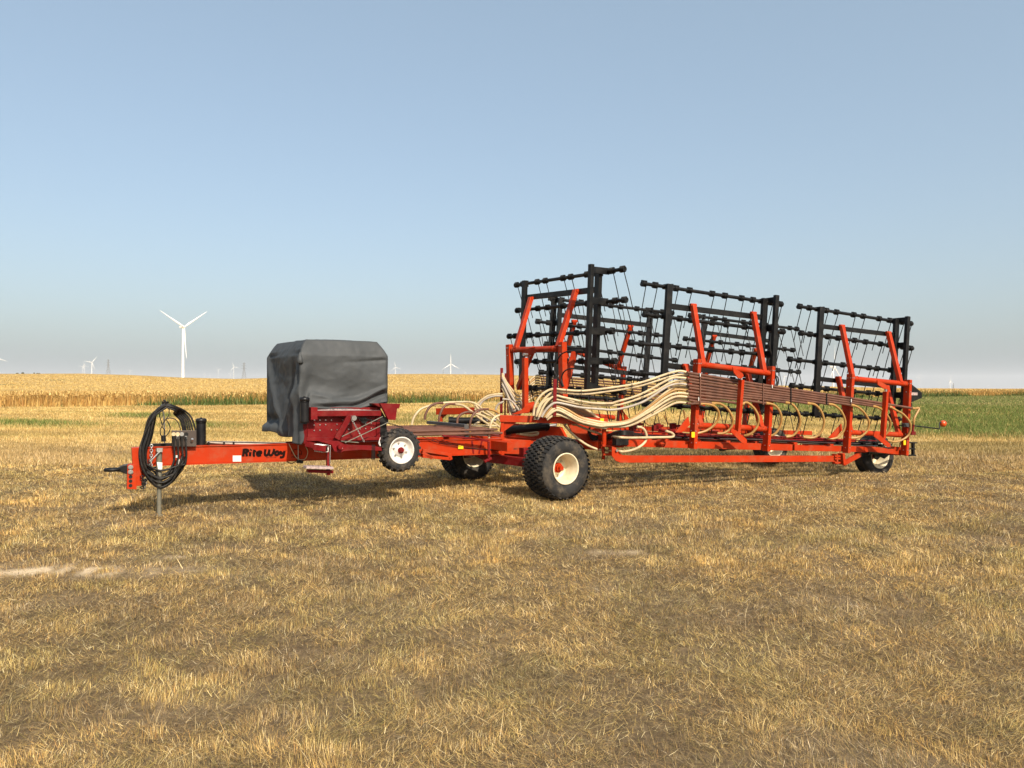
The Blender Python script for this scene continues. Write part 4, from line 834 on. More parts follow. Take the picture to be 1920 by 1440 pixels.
x = MB(); c = WN.at(zF(1062, 1016), .56); x.bar(c - WN.d3() * .08, c + WN.d3() * .08, .07, .075); x.build('lamp_bracket', GREYBLK, HARROW, bevel=.005)
x = MB()
for (a, b_) in (((1068, 1150), (1068, 1250)), ((1118, 1150), (1118, 1252))): x.bar(WN.at(zF(*a), .45), WN.at(zF(*b_), .45), .05, .05, up=WN.n3())
for (a, b_) in (((1060, 1150), (1142, 1153)), ((1058, 1198), (1130, 1200)), ((1058, 1248), (1135, 1250))): x.bar(WN.at(zF(*a), .45), WN.at(zF(*b_), .45), .06, .025)
x.build('hitch_rack', BLACK, HARROW, bevel=.004)
plate([WN.at(zF(*q_), .3) for q_ in ((960, 1180), (1010, 1185), (1010, 1250), (930, 1245))], WN.n3() * .08, 'end_plate'); plate([WN.at(zN(*q_), .36) for q_ in ((590, 400), (700, 400), (700, 490), (590, 515))], WN.n3() * .13, 'end_plate')
line('tool_bar', WN, .36, zN(700, 440), zN(1430, 520), .08, .10)
# hydraulic hoses on the centre section
CC = CU(.55)
for pts, pl_ in (((zI(1210, 560), zI(1260, 420), zI(1380, 270), zI(1600, 210), zI(1830, 205)), CC), ((zI(1400, 1020), zI(1350, 850), zI(1400, 700), zI(1500, 630), zI(1640, 610)), CC), ((zI(1210, 560), zI(1200, 700), zI(1290, 850), zI(1370, 1020)), CC)):
    hose('hydraulic_hose', [pl_.at(q_, .1) for q_ in pts], .012, HOSEBLK)
hose('hydraulic_hose', [WN.at(zE(*q_), .25) for q_ in ((1620, 700), (1690, 1040), (1700, 1100), (1680, 1140))], .014, HOSEBLK); hose('hydraulic_hose', [WN.at(zE(*q_), .2) for q_ in ((1660, 1020), (1710, 1050), (1712, 1110), (1680, 1160))], .012, HOSEBLK)
for i in range(2): hose('hydraulic_hose', [WN.at(zL(*q_), .3 + .05 * i) for q_ in ((1500, 560), (1620 - 20 * i, 640), (1600, 760), (1540, 830))], .011, HOSEBLK)

# ------------------------------------------------------------------ tarpaulin over the hopper
NT, NR = 220, 90
tx0, tx1, tv = -3.868, -2.576, .80
per = [];  L1 = tx1 - tx0; L2 = 2 * tv; tot = 2 * (L1 + L2)
for i in range(NT):
    s = i / NT * tot
    if s < L1: per.append((tx0 + s, tv, 0, 1, s / L1, 0))            # near face
    elif s < L1 + L2: per.append((tx1, tv - (s - L1), 1, 0, (s - L1) / L2, 1))
    elif s < 2 * L1 + L2: per.append((tx1 - (s - L1 - L2), -tv, 0, -1, (s - L1 - L2) / L1, 2))
    else: per.append((tx0, -tv + (s - 2 * L1 - L2), -1, 0, (s - 2 * L1 - L2) / L2, 3))   # left face: a from far to near
def sm(x, a, b): t = min(max((x - a) / (b - a), 0), 1); return t * t * (3 - 2 * t)
vs = []
cu_, cv_ = (tx0 + tx1) / 2, 0
from mathutils import noise
for i, (u, v, nu, nv, a, f) in enumerate(per):
    # hem height of each side
    if f == 0: hem = 1.40 - .03 * math.sin(a * 3.1) + .06 * sm(a, .6, 1) - (.50 * (1 - sm(a, .02, .13)))
    elif f == 1: hem = 1.42 - .35 * sm(a, .05, .3)
    elif f == 2: hem = 1.05
    else: hem = 1.04 - .10 * a - .02 * math.sin(a * 14) - .03 * sm(a, .8, 1)
    cr = min(a, 1 - a) * (L1 if f in (0, 2) else L2)              # distance to the corner
    for k in range(NR):
        h = k / (NR - 1)
        if h < .18:   # roof
            q = h / .18; rad = q; uu = cu_ + (u - cu_) * rad * (1 - .20 * 1); vv = v * rad * (1 - .13)
            z = 2.348 - .022 * q ** 3 - .012 * math.sin(q * 5 + a * 3) * (1 - q)
        elif h < .30:
            q = (h - .18) / .12; uu = cu_ + (u - cu_) * (.80 + .20 * q); vv = v * (.87 + .13 * q); z = 2.326 - .218 * q + .016 * math.sin(q * math.pi)
        else:
            q = (h - .30) / .70; uu, vv = u, v; z = 2.108 + (hem - 2.108) * q
        d = 0.0
        if h > .27:
            q = (h - .27) / .73
            if f == 3:   # swags hung from the two upper corners
                sw = q * 1.05 + 0 * a; V_ = abs(a - .58)
                g1 = q - (.10 + .85 * (1 - (V_ / .58) ** 1.15) if V_ < .58 else .1)
                d += .050 * math.exp(-(g1 / .075) ** 2) * (1 - .4 * V_) - .045 * math.exp(-((q - .40 * (1 - V_ * 1.6)) / .20) ** 2) * (V_ < .6)
                d += .05 * math.exp(-((a - .88 - .04 * q) / .03) ** 2) * sm(q, .05, .3) - .06 * math.exp(-((a - .78 + .16 * q) / .06) ** 2) * sm(q, .02, .3)
                d += .09 * sm(q, .84, .96) * (1 - sm(a, .3, .6)) - .05 * sm(q, .75, .85) * (1 - sm(q, .86, .93)) * (1 - sm(a, .35, .6))
                d += .02 * math.sin(a * 30 + q * 5) * q * q
            elif f == 0:
                d += .024 * math.sin(q * 7.5 + 1.2 - 3.4 * a) * (.3 + q) + .012 * math.sin(a * 11 + q * 6) * math.sin(q * 3.1) - .02 * math.exp(-((q - .11 - .10 * (1 - a)) / .035) ** 2) * sm(a, .35, .9)
                d += .040 * math.exp(-((q - (.88 - .20 * sm(a, .55, 1.0) + .02 * math.sin(a * 9))) / .05) ** 2) * sm(a, .1, .3) - .045 * math.exp(-((q - (.96 - .14 * sm(a, .55, 1.0))) / .035) ** 2) * sm(a, .1, .35)
                d += .03 * math.exp(-((q - .80 + .3 * abs(a - .32)) / .05) ** 2) * math.exp(-((a - .3) / .2) ** 2)
                d -= .02 * math.sin(math.pi * a) * math.sin(math.pi * min(q * 1.2, 1))
                d += .02 * math.exp(-((a - .98 + .01 * math.sin(q * 8)) / .02) ** 2)
            else: d += .03 * math.sin(a * 12 + q * 4) * q
            d *= min(cr / .06, 1) if f != 3 else min(.25 + cr / .10, 1)
        if cr < .05 and h > .3: d -= .012 * (1 - cr / .05)
        p3 = Vector((uu * 2.1, vv * 2.1, z * 2.1)); d += .011 * noise.noise(p3 * 1.3) * (h > .1) - .020 * abs(noise.noise(Vector((p3.x * 1.1, p3.y * 1.1, p3.z * 1.9)))) * (h > .1) + .008 * abs(noise.noise(p3 * 3.1)) + .003 * noise.noise(p3 * 8)
        if h < .18: z += d * .6; vs.append(UVZ(uu, vv, z))
        else: vs.append(UVZ(uu + nu * d, vv + nv * d, z + (.3 * d if h < .3 else 0)))
fs = [(i * NR + k, ((i + 1) % NT) * NR + k, ((i + 1) % NT) * NR + k + 1, i * NR + k + 1) for i in range(NT) for k in range(NR - 1)]
vs_keep = list(vs); tm = MB(); tm.add(vs, fs, True)
# knotted corner tie
c = UVZ(tx0 + .01, tv - .0, 2.07)
tarp = tm.build('tarpaulin_cover', TARP, fix=True)
sd = tarp.modifiers.new('cloth thickness', 'SOLIDIFY'); sd.thickness = .004; sd.offset = -1
tag(tarp, 'dark grey vinyl tarpaulin draped over the dark red hopper on the tongue', 'tarpaulin')
for a0, b0, n0 in (((tx1, tv), 'z', 0), ((tx0, tv), 'z', 0)):
    pass
i_s = int(NT * (L1 * .985) / tot)
for ii in (i_s,):
    x = MB(); pts_ = [Vector(vs_keep[ii * NR + k]) for k in range(int(NR * .34), int(NR * .93), 2)]; x.tube([p_ + VC3 * .004 for p_ in pts_], .004, 5); x.build('seam', TARP, tarp)
x = MB(); x.lathe(c, Z3, [(0, .075), (.012, .06), (.022, .03), (.036, -.02), (.044, -.07), (.030, -.078), (.026, -.03), (0, .0)], 12); tk = x.build('corner_tie', TARP, tarp)
# ================================================================== SETTING
def smooth(x, a, b):
    t = np.clip((x - a) / (b - a), 0, 1); return t * t * (3 - 2 * t)
SKX = np.array([-2500, -600, 0, 150, 240, 340, 440, 500, 600, 730, 800, 930, 1060, 1200, 1466, 1720, 1920, 2500, 5000.])
SKY = np.array([704, 702, 700.5, 700, 702.5, 707.5, 710, 708.5, 704, 701, 700.5, 702, 706, 713, 722.5, 728, 729.5, 731, 731.])
def skyline(px): return np.interp(px, SKX, SKY)
E0 = np.array([-26.0, 38.0]); E1 = np.array([48.0, 82.0]); ED = E1 - E0
def edge_dist(px):
    """distance (Y) at which the wheat begins along photo column px"""
    k = (px - CX) / F; s = (k * E0[1] - E0[0]) / (ED[0] - k * ED[1]); s = np.where(np.abs(k) < 1.2, s, 0); y = E0[1] + ED[1] * s
    return np.clip(np.where((y < 20) | (s < -2) | (s > 3), np.where(px < 0, 22, 200), y), 22, 200)
def vnoise(x, y, s, seed=0):
    """cheap smooth value noise"""
    x = x / s + seed * 17.3; y = y / s + seed * 9.1; xi = np.floor(x); yi = np.floor(y); fx = x - xi; fy = y - yi
    def h(a, b): v = np.sin(a * 127.1 + b * 311.7 + seed * 3.7) * 43758.5453; return v - np.floor(v)
    fx = fx * fx * (3 - 2 * fx); fy = fy * fy * (3 - 2 * fy)
    return (h(xi, yi) * (1 - fx) + h(xi + 1, yi) * fx) * (1 - fy) + (h(xi, yi + 1) * (1 - fx) + h(xi + 1, yi + 1) * fx) * fy
def terrain(X, Y):
    X = np.asarray(X, float); Y = np.asarray(Y, float)
    Yp = np.maximum(Y, 0.5); px = np.clip(CX + F * X / Yp, -2000, 4500)
    De = edge_dist(px); ze = np.interp(px, [0, 1900], [.56, .40]); ys = skyline(px)
    zn = ze * smooth(Yp, 17, De)
    ye = HZ + (CAMZ - (ze + .82)) * F / De                       # photo row of the crop top at the edge
    t = smooth(np.log(np.maximum(Yp, 1) / De) / np.log(350 / De), 0, 1); yt = ye + (ys - ye) * t
    yt = yt + np.where(Yp > 350, 1.0 * smooth(Yp, 350, 700), 0)
    zf = CAMZ - (yt - HZ) * Yp / F - .82
    z = np.where(Yp < De, zn, zf)
    z = z - .157 * np.exp(-(((X - 7.8) / 3.2) ** 2 + ((Y - 16.2) / 1.15) ** 2) ** 2)
    z = z + (vnoise(X, Y, 2.3, 1) - .5) * .045 * (Yp < 60) + (vnoise(X, Y, .7, 2) - .5) * .02 * (Yp < 30)
    return z
def green_mask(X, Y):
    Yp = np.maximum(Y, .5); px = CX + F * X / Yp; py = HZ + (CAMZ - .3) * F / Yp
    wob = (vnoise(X, Y, 6, 3) - .5)
    g = smooth(px + wob * 260, 1020, 1300) * smooth(Yp + wob * 12, 33, 44)
    g2 = smooth(px + wob * 120, 1630, 1740) * smooth(Yp + wob * 8, 22, 30) * 1.1
    g = np.maximum(g, g2) * (.70 + .45 * smooth(vnoise(X * .35, Y * 2.4, 5, 5), .25, .55))
    p1 = np.exp(-((X + 18.2) / 2.6) ** 2 - ((Y - 28.2 + .1 * X + 1.8) / .9) ** 2) * 1.8
    p2 = np.exp(-((X + 15.8) / 1.6) ** 2 - ((Y - 33) / .9) ** 2) * 1.3
    p3 = np.exp(-((X + 11.5) / 1.6) ** 2 - ((Y - 28) / 1.2) ** 2) * .8
    p4 = np.exp(-((X + 3.2) / 2.5) ** 2 - ((Y - 34) / 4) ** 2) * .5
    return np.clip(np.maximum(g, np.maximum(np.maximum(p1, p2), np.maximum(p3, p4))), 0, 1)
def bare_spots(X, Y):
    bare = 1.1 * np.exp(-((X + 4.35) / 1.05) ** 2 - ((Y - 7.02 + .05 * (X + 4.3) + .05 * np.sin(X * 5)) / .19) ** 2)
    bare = bare * (.25 + 1.1 * smooth(vnoise(X, Y, .17, 71) * .5 + vnoise(X, Y * 2, .4, 72) * .5, .3, .6))
    bare += 1.0 * np.exp(-((X + 5.2) / .5) ** 2 - ((Y - 6.75) / .16) ** 2) + .9 * np.exp(-((X - 1.05) / .3) ** 2 - ((Y - 7.75) / .11) ** 2) + .7 * np.exp(-((X + 3.3) / .4) ** 2 - ((Y - 7.5) / .08) ** 2) + .6 * np.exp(-((X - .1) / .35) ** 2 - ((Y - 9.0) / .14) ** 2)
    return bare * (.2 + .9 * smooth(vnoise(X, Y, .12, 73), .2, .7))
def mesh_np(name, V, Fc, mats, attrs=None, smooth_=False, uvs=None):
    me = bpy.data.meshes.new(name); nv = len(V); nf = len(Fc); k = Fc.shape[1]
    me.vertices.add(nv); me.vertices.foreach_set('co', V.astype(np.float32).ravel())
    me.loops.add(nf * k); me.loops.foreach_set('vertex_index', Fc.astype(np.int32).ravel())
    me.polygons.add(nf); me.polygons.foreach_set('loop_start', np.arange(0, nf * k, k, dtype=np.int32)); me.polygons.foreach_set('loop_total', np.full(nf, k, dtype=np.int32))
    if smooth_: me.polygons.foreach_set('use_smooth', np.ones(nf, bool))
    me.update(calc_edges=True)
    for an, col in (attrs or {}).items():
        a = me.attributes.new(an, 'FLOAT_COLOR', 'POINT'); c4 = np.ones((nv, 4), np.float32); c4[:, :3] = col; a.data.foreach_set('color', c4.ravel())
    for m in mats: me.materials.append(m)
    o = bpy.data.objects.new(name, me); SC.collection.objects.link(o); return o
# ------------------------------------------------------------------ ground: one sheet to the horizon
az = np.concatenate([np.linspace(-180, -46, 24), np.linspace(-45, 45, 480), np.linspace(46, 180, 24)[:-1]])
rr_ = np.concatenate([[0.0], np.geomspace(.6, 26000, 520)])
A_, R_ = np.meshgrid(np.radians(az), rr_)
GX = R_ * np.sin(A_); GY = R_ * np.cos(A_)
front = np.clip((np.cos(A_) - .55) / .15, 0, 1)
GZ = terrain(np.where(front > 0, GX, 0), np.maximum(GY, .5)) * front
# rings are at distance r while the profile uses depth, fine in front; behind the camera the ground is level
V = np.stack([GX, GY, GZ], -1).reshape(-1, 3); na = len(az); nr = len(rr_)
idx = np.arange(nr * na).reshape(nr, na); a0 = idx[:-1]; a1 = idx[1:]
Fc = np.stack([a0, np.roll(a0, -1, 1), np.roll(a1, -1, 1), a1], -1).reshape(-1, 4)
gm = green_mask(GX, GY) * front
De = edge_dist(np.clip(CX + F * GX / np.maximum(GY, .5), -2000, 4500)); wheatm = smooth(GY, De - .3, De + .5) * (front > 0)
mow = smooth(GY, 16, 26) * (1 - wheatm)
col = np.stack([gm, wheatm, mow], -1).reshape(-1, 3)
GM = bpy.data.materials.new('dry_pasture_ground'); GM.use_nodes = True; t = GM.node_tree; n = t.nodes; L = t.links
p = n['Principled BSDF']; p.inputs['Roughness'].default_value = .95; p.inputs['Specular IOR Level'].default_value = .1
at = n.new('ShaderNodeAttribute'); at.attribute_name = 'zones'; sp = n.new('ShaderNodeSeparateColor'); L.new(at.outputs['Color'], sp.inputs[0])
g = n.new('ShaderNodeNewGeometry')
def noise_n(scale, det=6, rough=.6, stretch=None):
    no = n.new('ShaderNodeTexNoise'); no.inputs['Scale'].default_value = scale; no.inputs['Detail'].default_value = det; no.inputs['Roughness'].default_value = rough
    if stretch:
        mp = n.new('ShaderNodeMapping'); mp.inputs['Scale'].default_value = stretch; L.new(g.outputs['Position'], mp.inputs[0]); L.new(mp.outputs[0], no.inputs['Vector'])
    else: L.new(g.outputs['Position'], no.inputs['Vector'])
    return no
def ramp(src, stops):
    r = n.new('ShaderNodeValToRGB'); el = r.color_ramp.elements
    while len(el) < len(stops): el.new(.5)
    for e, (pos, c) in zip(el, stops): e.position = pos; e.color = (*c, 1)
    L.new(src, r.inputs[0]); return r.outputs[0]
def mix(f, a, b):
    m = n.new('ShaderNodeMix'); m.data_type = 'RGBA'
    if isinstance(f, float): m.inputs['Factor'].default_value = f
    else: L.new(f, m.inputs['Factor'])
    L.new(a, m.inputs[6]); L.new(b, m.inputs[7]); return m.outputs[2]
c_near = ramp(noise_n(14, 9, .75).outputs['Fac'], [(.25, (.055, .038, .024)), (.45, (.12, .083, .047)), (.58, (.22, .155, .085)), (.75, (.38, .28, .155))])
c_patch = ramp(noise_n(.9, 6, .6).outputs['Fac'], [(.35, (.18, .125, .07)), (.55, (.34, .24, .13)), (.68, (.55, .42, .26))])
near = mix(.25, c_near, c_patch)
ab = n.new('ShaderNodeAttribute'); ab.attribute_name = 'bare'; c_bare = ramp(noise_n(9, 8, .7).outputs['Fac'], [(.3, (.52, .38, .22)), (.5, (.74, .56, .35)), (.7, (.82, .65, .44))]); near = mix(ab.outputs['Fac'], near, c_bare)
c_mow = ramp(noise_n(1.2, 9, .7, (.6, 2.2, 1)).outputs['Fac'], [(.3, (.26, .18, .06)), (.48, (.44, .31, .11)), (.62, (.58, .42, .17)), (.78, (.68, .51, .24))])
c_green = ramp(noise_n(1.0, 9, .7, (.5, 2.0, 1)).outputs['Fac'], [(.3, (.045, .075, .018)), (.5, (.095, .125, .03)), (.7, (.25, .22, .075))])
c_wheat = ramp(noise_n(.05, 10, .7, (.25, 1.2, 1)).outputs['Fac'], [(.3, (.42, .265, .075)), (.5, (.52, .34, .105)), (.7, (.60, .41, .14))])
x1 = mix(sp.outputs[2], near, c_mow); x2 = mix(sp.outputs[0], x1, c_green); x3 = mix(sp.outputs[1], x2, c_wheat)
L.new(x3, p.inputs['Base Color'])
bp = n.new('ShaderNodeBump'); bp.inputs['Strength'].default_value = .7; bp.inputs['Distance'].default_value = .04; L.new(noise_n(30, 8, .8).outputs['Fac'], bp.inputs['Height']); L.new(bp.outputs[0], p.inputs['Normal'])
bs = np.clip(bare_spots(GX, GY), 0, 1) * front; go = mesh_np('ground', V, Fc, [GM], {'zones': col, 'bare': np.stack([bs] * 3, -1).reshape(-1, 3)}, True)
# fix the degenerate first ring is harmless; normals up
tag(go, 'dry trampled pasture ground running out to the wheat and the horizon', 'ground', kind='structure')
# ------------------------------------------------------------------ blade-based growth
def blade_mat(name, rough=.7, trans=.25):
    m = bpy.data.materials.new(name); m.use_nodes = True; t = m.node_tree; n = t.nodes; L = t.links; p = n['Principled BSDF']
    a = n.new('ShaderNodeAttribute'); a.attribute_name = 'tint'; L.new(a.outputs['Color'], p.inputs['Base Color']); p.inputs['Roughness'].default_value = rough; p.inputs['Specular IOR Level'].default_value = .25
    if trans:
        tr = n.new('ShaderNodeBsdfTranslucent'); L.new(a.outputs['Color'], tr.inputs['Color']); mx = n.new('ShaderNodeMixShader'); mx.inputs[0].default_value = trans
        L.new(p.outputs[0], mx.inputs[1]); L.new(tr.outputs[0], mx.inputs[2]); L.new(mx.outputs[0], n['Material Output'].inputs['Surface'])
    return m
GRASSM = blade_mat('dry_grass_blades', .75, .15); WHEATM = blade_mat('ripe_wheat_stalks', .65, .2)
def blades(X, Y, Z, Lg, W, az_, lean, curl, col):
    """two-segment blades; lean = horizontal run / length"""
    N = len(X); d = np.stack([np.cos(az_), np.sin(az_)], -1); s = np.stack([-np.sin(az_ + rng.normal(0, .6, N)), np.cos(az_ + rng.normal(0, .6, N))], -1)
    up = np.sqrt(np.maximum(1 - lean ** 2, .02)); B = np.stack([X, Y, Z - .01], -1)
    l2 = np.clip(lean + curl, 0, .985); up2 = np.sqrt(1 - l2 ** 2)
    M = B + np.concatenate([d * (lean * Lg * .5)[:, None], (up * Lg * .5)[:, None]], 1); T = M + np.concatenate([d * (l2 * Lg * .5)[:, None], (up2 * Lg * .5)[:, None]], 1)
    S = np.concatenate([s * (W / 2)[:, None], np.zeros((N, 1))], 1)
    V = np.stack([B - S, B + S, M + S * .8, M - S * .8, T], 1).reshape(-1, 3); o = (np.arange(N) * 5)[:, None]
    F = np.concatenate([np.concatenate([o, o + 1, o + 2], 1), np.concatenate([o, o + 2, o + 3], 1), np.concatenate([o + 3, o + 2, o + 4], 1)], 0)
    return V, F, np.repeat(col, 5, 0)
def pick(pal, wts, N, jit=.18):
    pal = np.array(pal); i = rng.choice(len(pal), N, p=np.array(wts) / sum(wts)); return pal[i] * (1 + rng.normal(0, jit, (N, 1)).clip(-.5, .6))
def scatter(r0, r1, dens, half=.80, margin=0.0):
    """points in the wedge in front of the camera, depth r0..r1, dens(Y) per m2"""
    out = []
    edges = np.geomspace(r0, r1, 24)
    for a, b in zip(edges[:-1], edges[1:]):
        area = half * (b * b - a * a); N = int(area * dens((a + b) / 2)); y = np.sqrt(rng.uniform(a * a, b * b, N)); x = rng.uniform(-half, half, N) * y; out.append(np.stack([x, y], -1))
        if margin: M_ = int(2 * margin * (b - a) * dens((a + b) / 2) * .45); y = rng.uniform(a, b, M_); sd_ = rng.choice([-1, 1], M_); x = sd_ * (half * y + margin * rng.random(M_) ** 1.3); out.append(np.stack([x, y], -1))
    P = np.concatenate(out); return P[:, 0], P[:, 1]
TAN_SHIFT = np.array([.99, .985, 1.04])
Vs = []; Fs = []; Cs = []; off = 0
def push(V, Fc, C):
    global off
    Vs.append(V); Fs.append(Fc + off); Cs.append(C); off += len(V)
STRAW = [(.56, .375, .120), (.70, .50, .185), (.40, .26, .090), (.25, .17, .075), (.80, .62, .29), (.33, .265, .075), (.15, .105, .050), (.56, .31, .09), (.95, .76, .40), (.085, .060, .034)]
def near_grass():
    X, Y = scatter(2.5, 17.5, lambda y: 19000 * min(1, (4.0 / y) ** 1.25), .76, 3.5)
    thin = smooth(vnoise(X, Y, .8, 7) * .5 + vnoise(X, Y, .22, 8) * .5, .28, .6)
    bare = bare_spots(X, Y)
    bare += .5 * smooth(vnoise(X, Y, 1.1, 51) * .5 + vnoise(X, Y, .25, 52) * .5, .64, .78)
    k = rng.random(len(X)) < (.60 + .40 * thin) * (1 - np.clip(bare, 0, .96)); X, Y = X[k], Y[k]; N = len(X)
    Z = terrain(X, Y); tuft = smooth(vnoise(X, Y, .36, 11) * .4 + vnoise(X, Y, .11, 12) * .6, .46, .68) * (.45 + .55 * smooth(vnoise(X, Y, 1.9, 19), .25, .6))
    flat = rng.random(N) < (.74 - .62 * tuft)
    Lg = np.where(flat, rng.uniform(.025, .085, N), rng.uniform(.015, .045, N) + .055 * tuft * rng.random(N) ** .7) * (1 + .12 * (Y > 8))
    long_ = rng.random(N) < .012; Lg = np.where(long_, rng.uniform(.10, .17, N), Lg)
    dirn = np.where(rng.random(N) < .4, 6.28 * 1.4 * vnoise(X, Y, .5, 14) + rng.normal(0, .6, N), rng.uniform(0, 6.28, N))
    lean = np.where(flat, rng.uniform(.88, .99, N), rng.uniform(.05, .75, N)); W = rng.uniform(.0009, .0023, N) * np.clip(Y / 4.0, 1, 4.0)
    wl = np.ones(8); i = rng.choice(10, N, p=np.array([2.8, 2.0, 2.2, 2.0, 1.0, 1.2, 1.8, .7, .5, 1.6]) / 15.8); c = np.array(STRAW)[i] * (1 + rng.normal(0, .2, (N, 1)).clip(-.5, .6))
    z1 = (vnoise(X, Y, 1.9, 15) * .45 + vnoise(X, Y, .45, 16) * .55)[:, None]; z2 = (vnoise(X, Y, 1.4, 17) * .45 + vnoise(X, Y, .3, 18) * .55)[:, None]
    gold = smooth(z1, .52, .70); grey = smooth(z2, .52, .68); oliv = smooth(1 - z1, .58, .74)
    c = c * (1 + gold * np.array([.12, .06, -.06])) * (1 - grey * np.array([.24, .23, .12])) * (1 - oliv * np.array([.10, .06, .12]))
    c = c * (.80 + .30 * smooth(vnoise(X, Y, .10, 20), .2, .8)[:, None] + .22 * tuft[:, None])
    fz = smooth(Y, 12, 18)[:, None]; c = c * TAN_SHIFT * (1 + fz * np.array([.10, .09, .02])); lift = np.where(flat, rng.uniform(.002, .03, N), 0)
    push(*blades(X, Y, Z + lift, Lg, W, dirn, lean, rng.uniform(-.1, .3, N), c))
near_grass()
def mid_grass():
    X, Y = scatter(16.0, 52, lambda y: 1200 * min(1, (18.0 / y) ** 1.5), .80, 8)
    De = edge_dist(CX + F * X / Y); k = (Y < De - .2); X, Y = X[k], Y[k]
    gmk = green_mask(X, Y); thin = smooth(vnoise(X, Y * 2, 3, 21), .2, .6); k = rng.random(len(X)) < .45 + .55 * thin; X, Y, gmk = X[k], Y[k], gmk[k]; N = len(X); Z = terrain(X, Y)
    Lg = rng.uniform(.05, .13, N) * (1 + gmk * 1.2); g = rng.random(N) < gmk * .92
    st = pick([(.54, .365, .125), (.66, .46, .175), (.40, .27, .09), (.74, .56, .26), (.31, .245, .075)], [3, 3, 2, 1.4, 1.2], N, .13)
    pt = smooth(vnoise(X * .45, Y * 1.3, 1.8, 61) * .6 + vnoise(X * .5, Y * 1.5, .6, 62) * .4, .35, .62)[:, None]; dk = smooth(vnoise(X * .4, Y, 1.6, 63), .6, .8)[:, None]
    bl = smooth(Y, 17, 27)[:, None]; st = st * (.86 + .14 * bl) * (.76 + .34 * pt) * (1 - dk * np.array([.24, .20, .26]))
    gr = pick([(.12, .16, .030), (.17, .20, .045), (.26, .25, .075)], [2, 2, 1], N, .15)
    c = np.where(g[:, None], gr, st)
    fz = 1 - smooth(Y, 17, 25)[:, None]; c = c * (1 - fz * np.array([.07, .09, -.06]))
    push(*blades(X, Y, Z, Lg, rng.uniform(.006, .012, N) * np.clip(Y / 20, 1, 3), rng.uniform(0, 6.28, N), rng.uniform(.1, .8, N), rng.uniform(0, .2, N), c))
    X, Y = scatter(50, 100, lambda y: 130, .80, 10); De = edge_dist(CX + F * X / Y); k = (Y < De - .2); X, Y = X[k], Y[k]; N = len(X); gmk = green_mask(X, Y); g = rng.random(N) < gmk * .85
    st = pick([(.46, .34, .145), (.56, .42, .19), (.34, .25, .10), (.27, .23, .08)], [3, 3, 2, 1.2], N, .13); gr = pick([(.15, .18, .045), (.20, .22, .06), (.28, .26, .09)], [2, 2, 1], N, .15)
    push(*blades(X, Y, terrain(X, Y), rng.uniform(.08, .2, N), rng.uniform(.03, .05, N), rng.uniform(0, 6.28, N), rng.uniform(.1, .8, N), rng.uniform(0, .2, N), np.where(g[:, None], gr, st)))
mid_grass()
go2 = mesh_np('dry_grass', np.concatenate(Vs), np.concatenate(Fs), [GRASSM], {'tint': np.concatenate(Cs)})
tag(go2, 'short dry straw coloured grass with green patches covering the pasture', 'grass', kind='stuff')
# ------------------------------------------------------------------ wheat
Vs = []; Fs = []; Cs = []; off = 0
def along(N, depth0, depth1, s0=-.35, s1=1.5):
    s = rng.uniform(s0, s1, N); q = rng.uniform(0, 1, N) ** .8 * (depth1 - depth0) + depth0; nrm = np.array([-ED[1], ED[0]]) / np.hypot(*ED)
    X = E0[0] + ED[0] * s + nrm[0] * q; Y = E0[1] + ED[1] * s + nrm[1] * q; wob = (vnoise(s * 86, s * 0, 3.0, 31) - .5) * .5; return X + nrm[0] * wob, Y + nrm[1] * wob, q
def wheat_front():
    N = 130000; X, Y, q = along(N, .0, 5.0); k = Y > 8; X, Y, q = X[k], Y[k], q[k]; N = len(X); Z = terrain(X, Y)
    px = CX + F * X / np.maximum(Y, 1); H = rng.uniform(.62, .86, N) * (.90 + .22 * vnoise(X, Y, 1.6, 35)) * (1 - .30 * (1 - smooth(q, 0, .5)) * rng.random(N))
    greenz = smooth(vnoise(X, Y, 9, 33), .42, .7) * .8 + .15; greenz = np.where((px > 600) & (px < 900), np.clip(greenz + .25, 0, 1), greenz); greenz = np.where(px < 330, greenz * .35, greenz)
    st = pick([(.46, .265, .075), (.54, .335, .10), (.36, .20, .06), (.62, .42, .15)], [3, 2, 2, 1], N, .15); ws = rng.uniform(.02, .04, N)
    push(*blades(X, Y, Z, H, ws, rng.uniform(0, 6.28, N), rng.uniform(.02, .22, N), rng.uniform(0, .15, N), st))
    # heads
    d = rng.uniform(0, 6.28, N); push(*blades(X + rng.normal(0, .03, N), Y + rng.normal(0, .03, N), Z + H * .86, rng.uniform(.12, .20, N), ws * 1.5, d, rng.uniform(.2, .75, N), rng.uniform(.1, .3, N), pick([(.56, .37, .13), (.66, .46, .18), (.46, .29, .10)], [3, 2, 2], N, .14)))
    # weeds and green leaves low in the front rows
    N = 50000; X, Y, q = along(N, -.35, .8); k = (Y > 8); X, Y = X[k], Y[k]; px = CX + F * X / np.maximum(Y, 1); gz = smooth(vnoise(X, Y, 8, 33), .35, .65); gz = np.clip(gz + np.where((px > 600) | ((px > 330) & (px < 480)), .35, -.2), 0.04, 1); k = rng.random(len(X)) < gz; X, Y, gz = X[k], Y[k], gz[k]; N = len(X)
    push(*blades(X, Y, terrain(X, Y), rng.uniform(.12, .36, N) * (.6 + gz) + (rng.random(N) < .2 * gz) * .42, rng.uniform(.025, .05, N), rng.uniform(0, 6.28, N), rng.uniform(.05, .5, N), rng.uniform(0, .3, N), pick([(.085, .13, .03), (.12, .165, .04), (.16, .17, .06)], [2, 2, 1], N, .15)))
wheat_front()
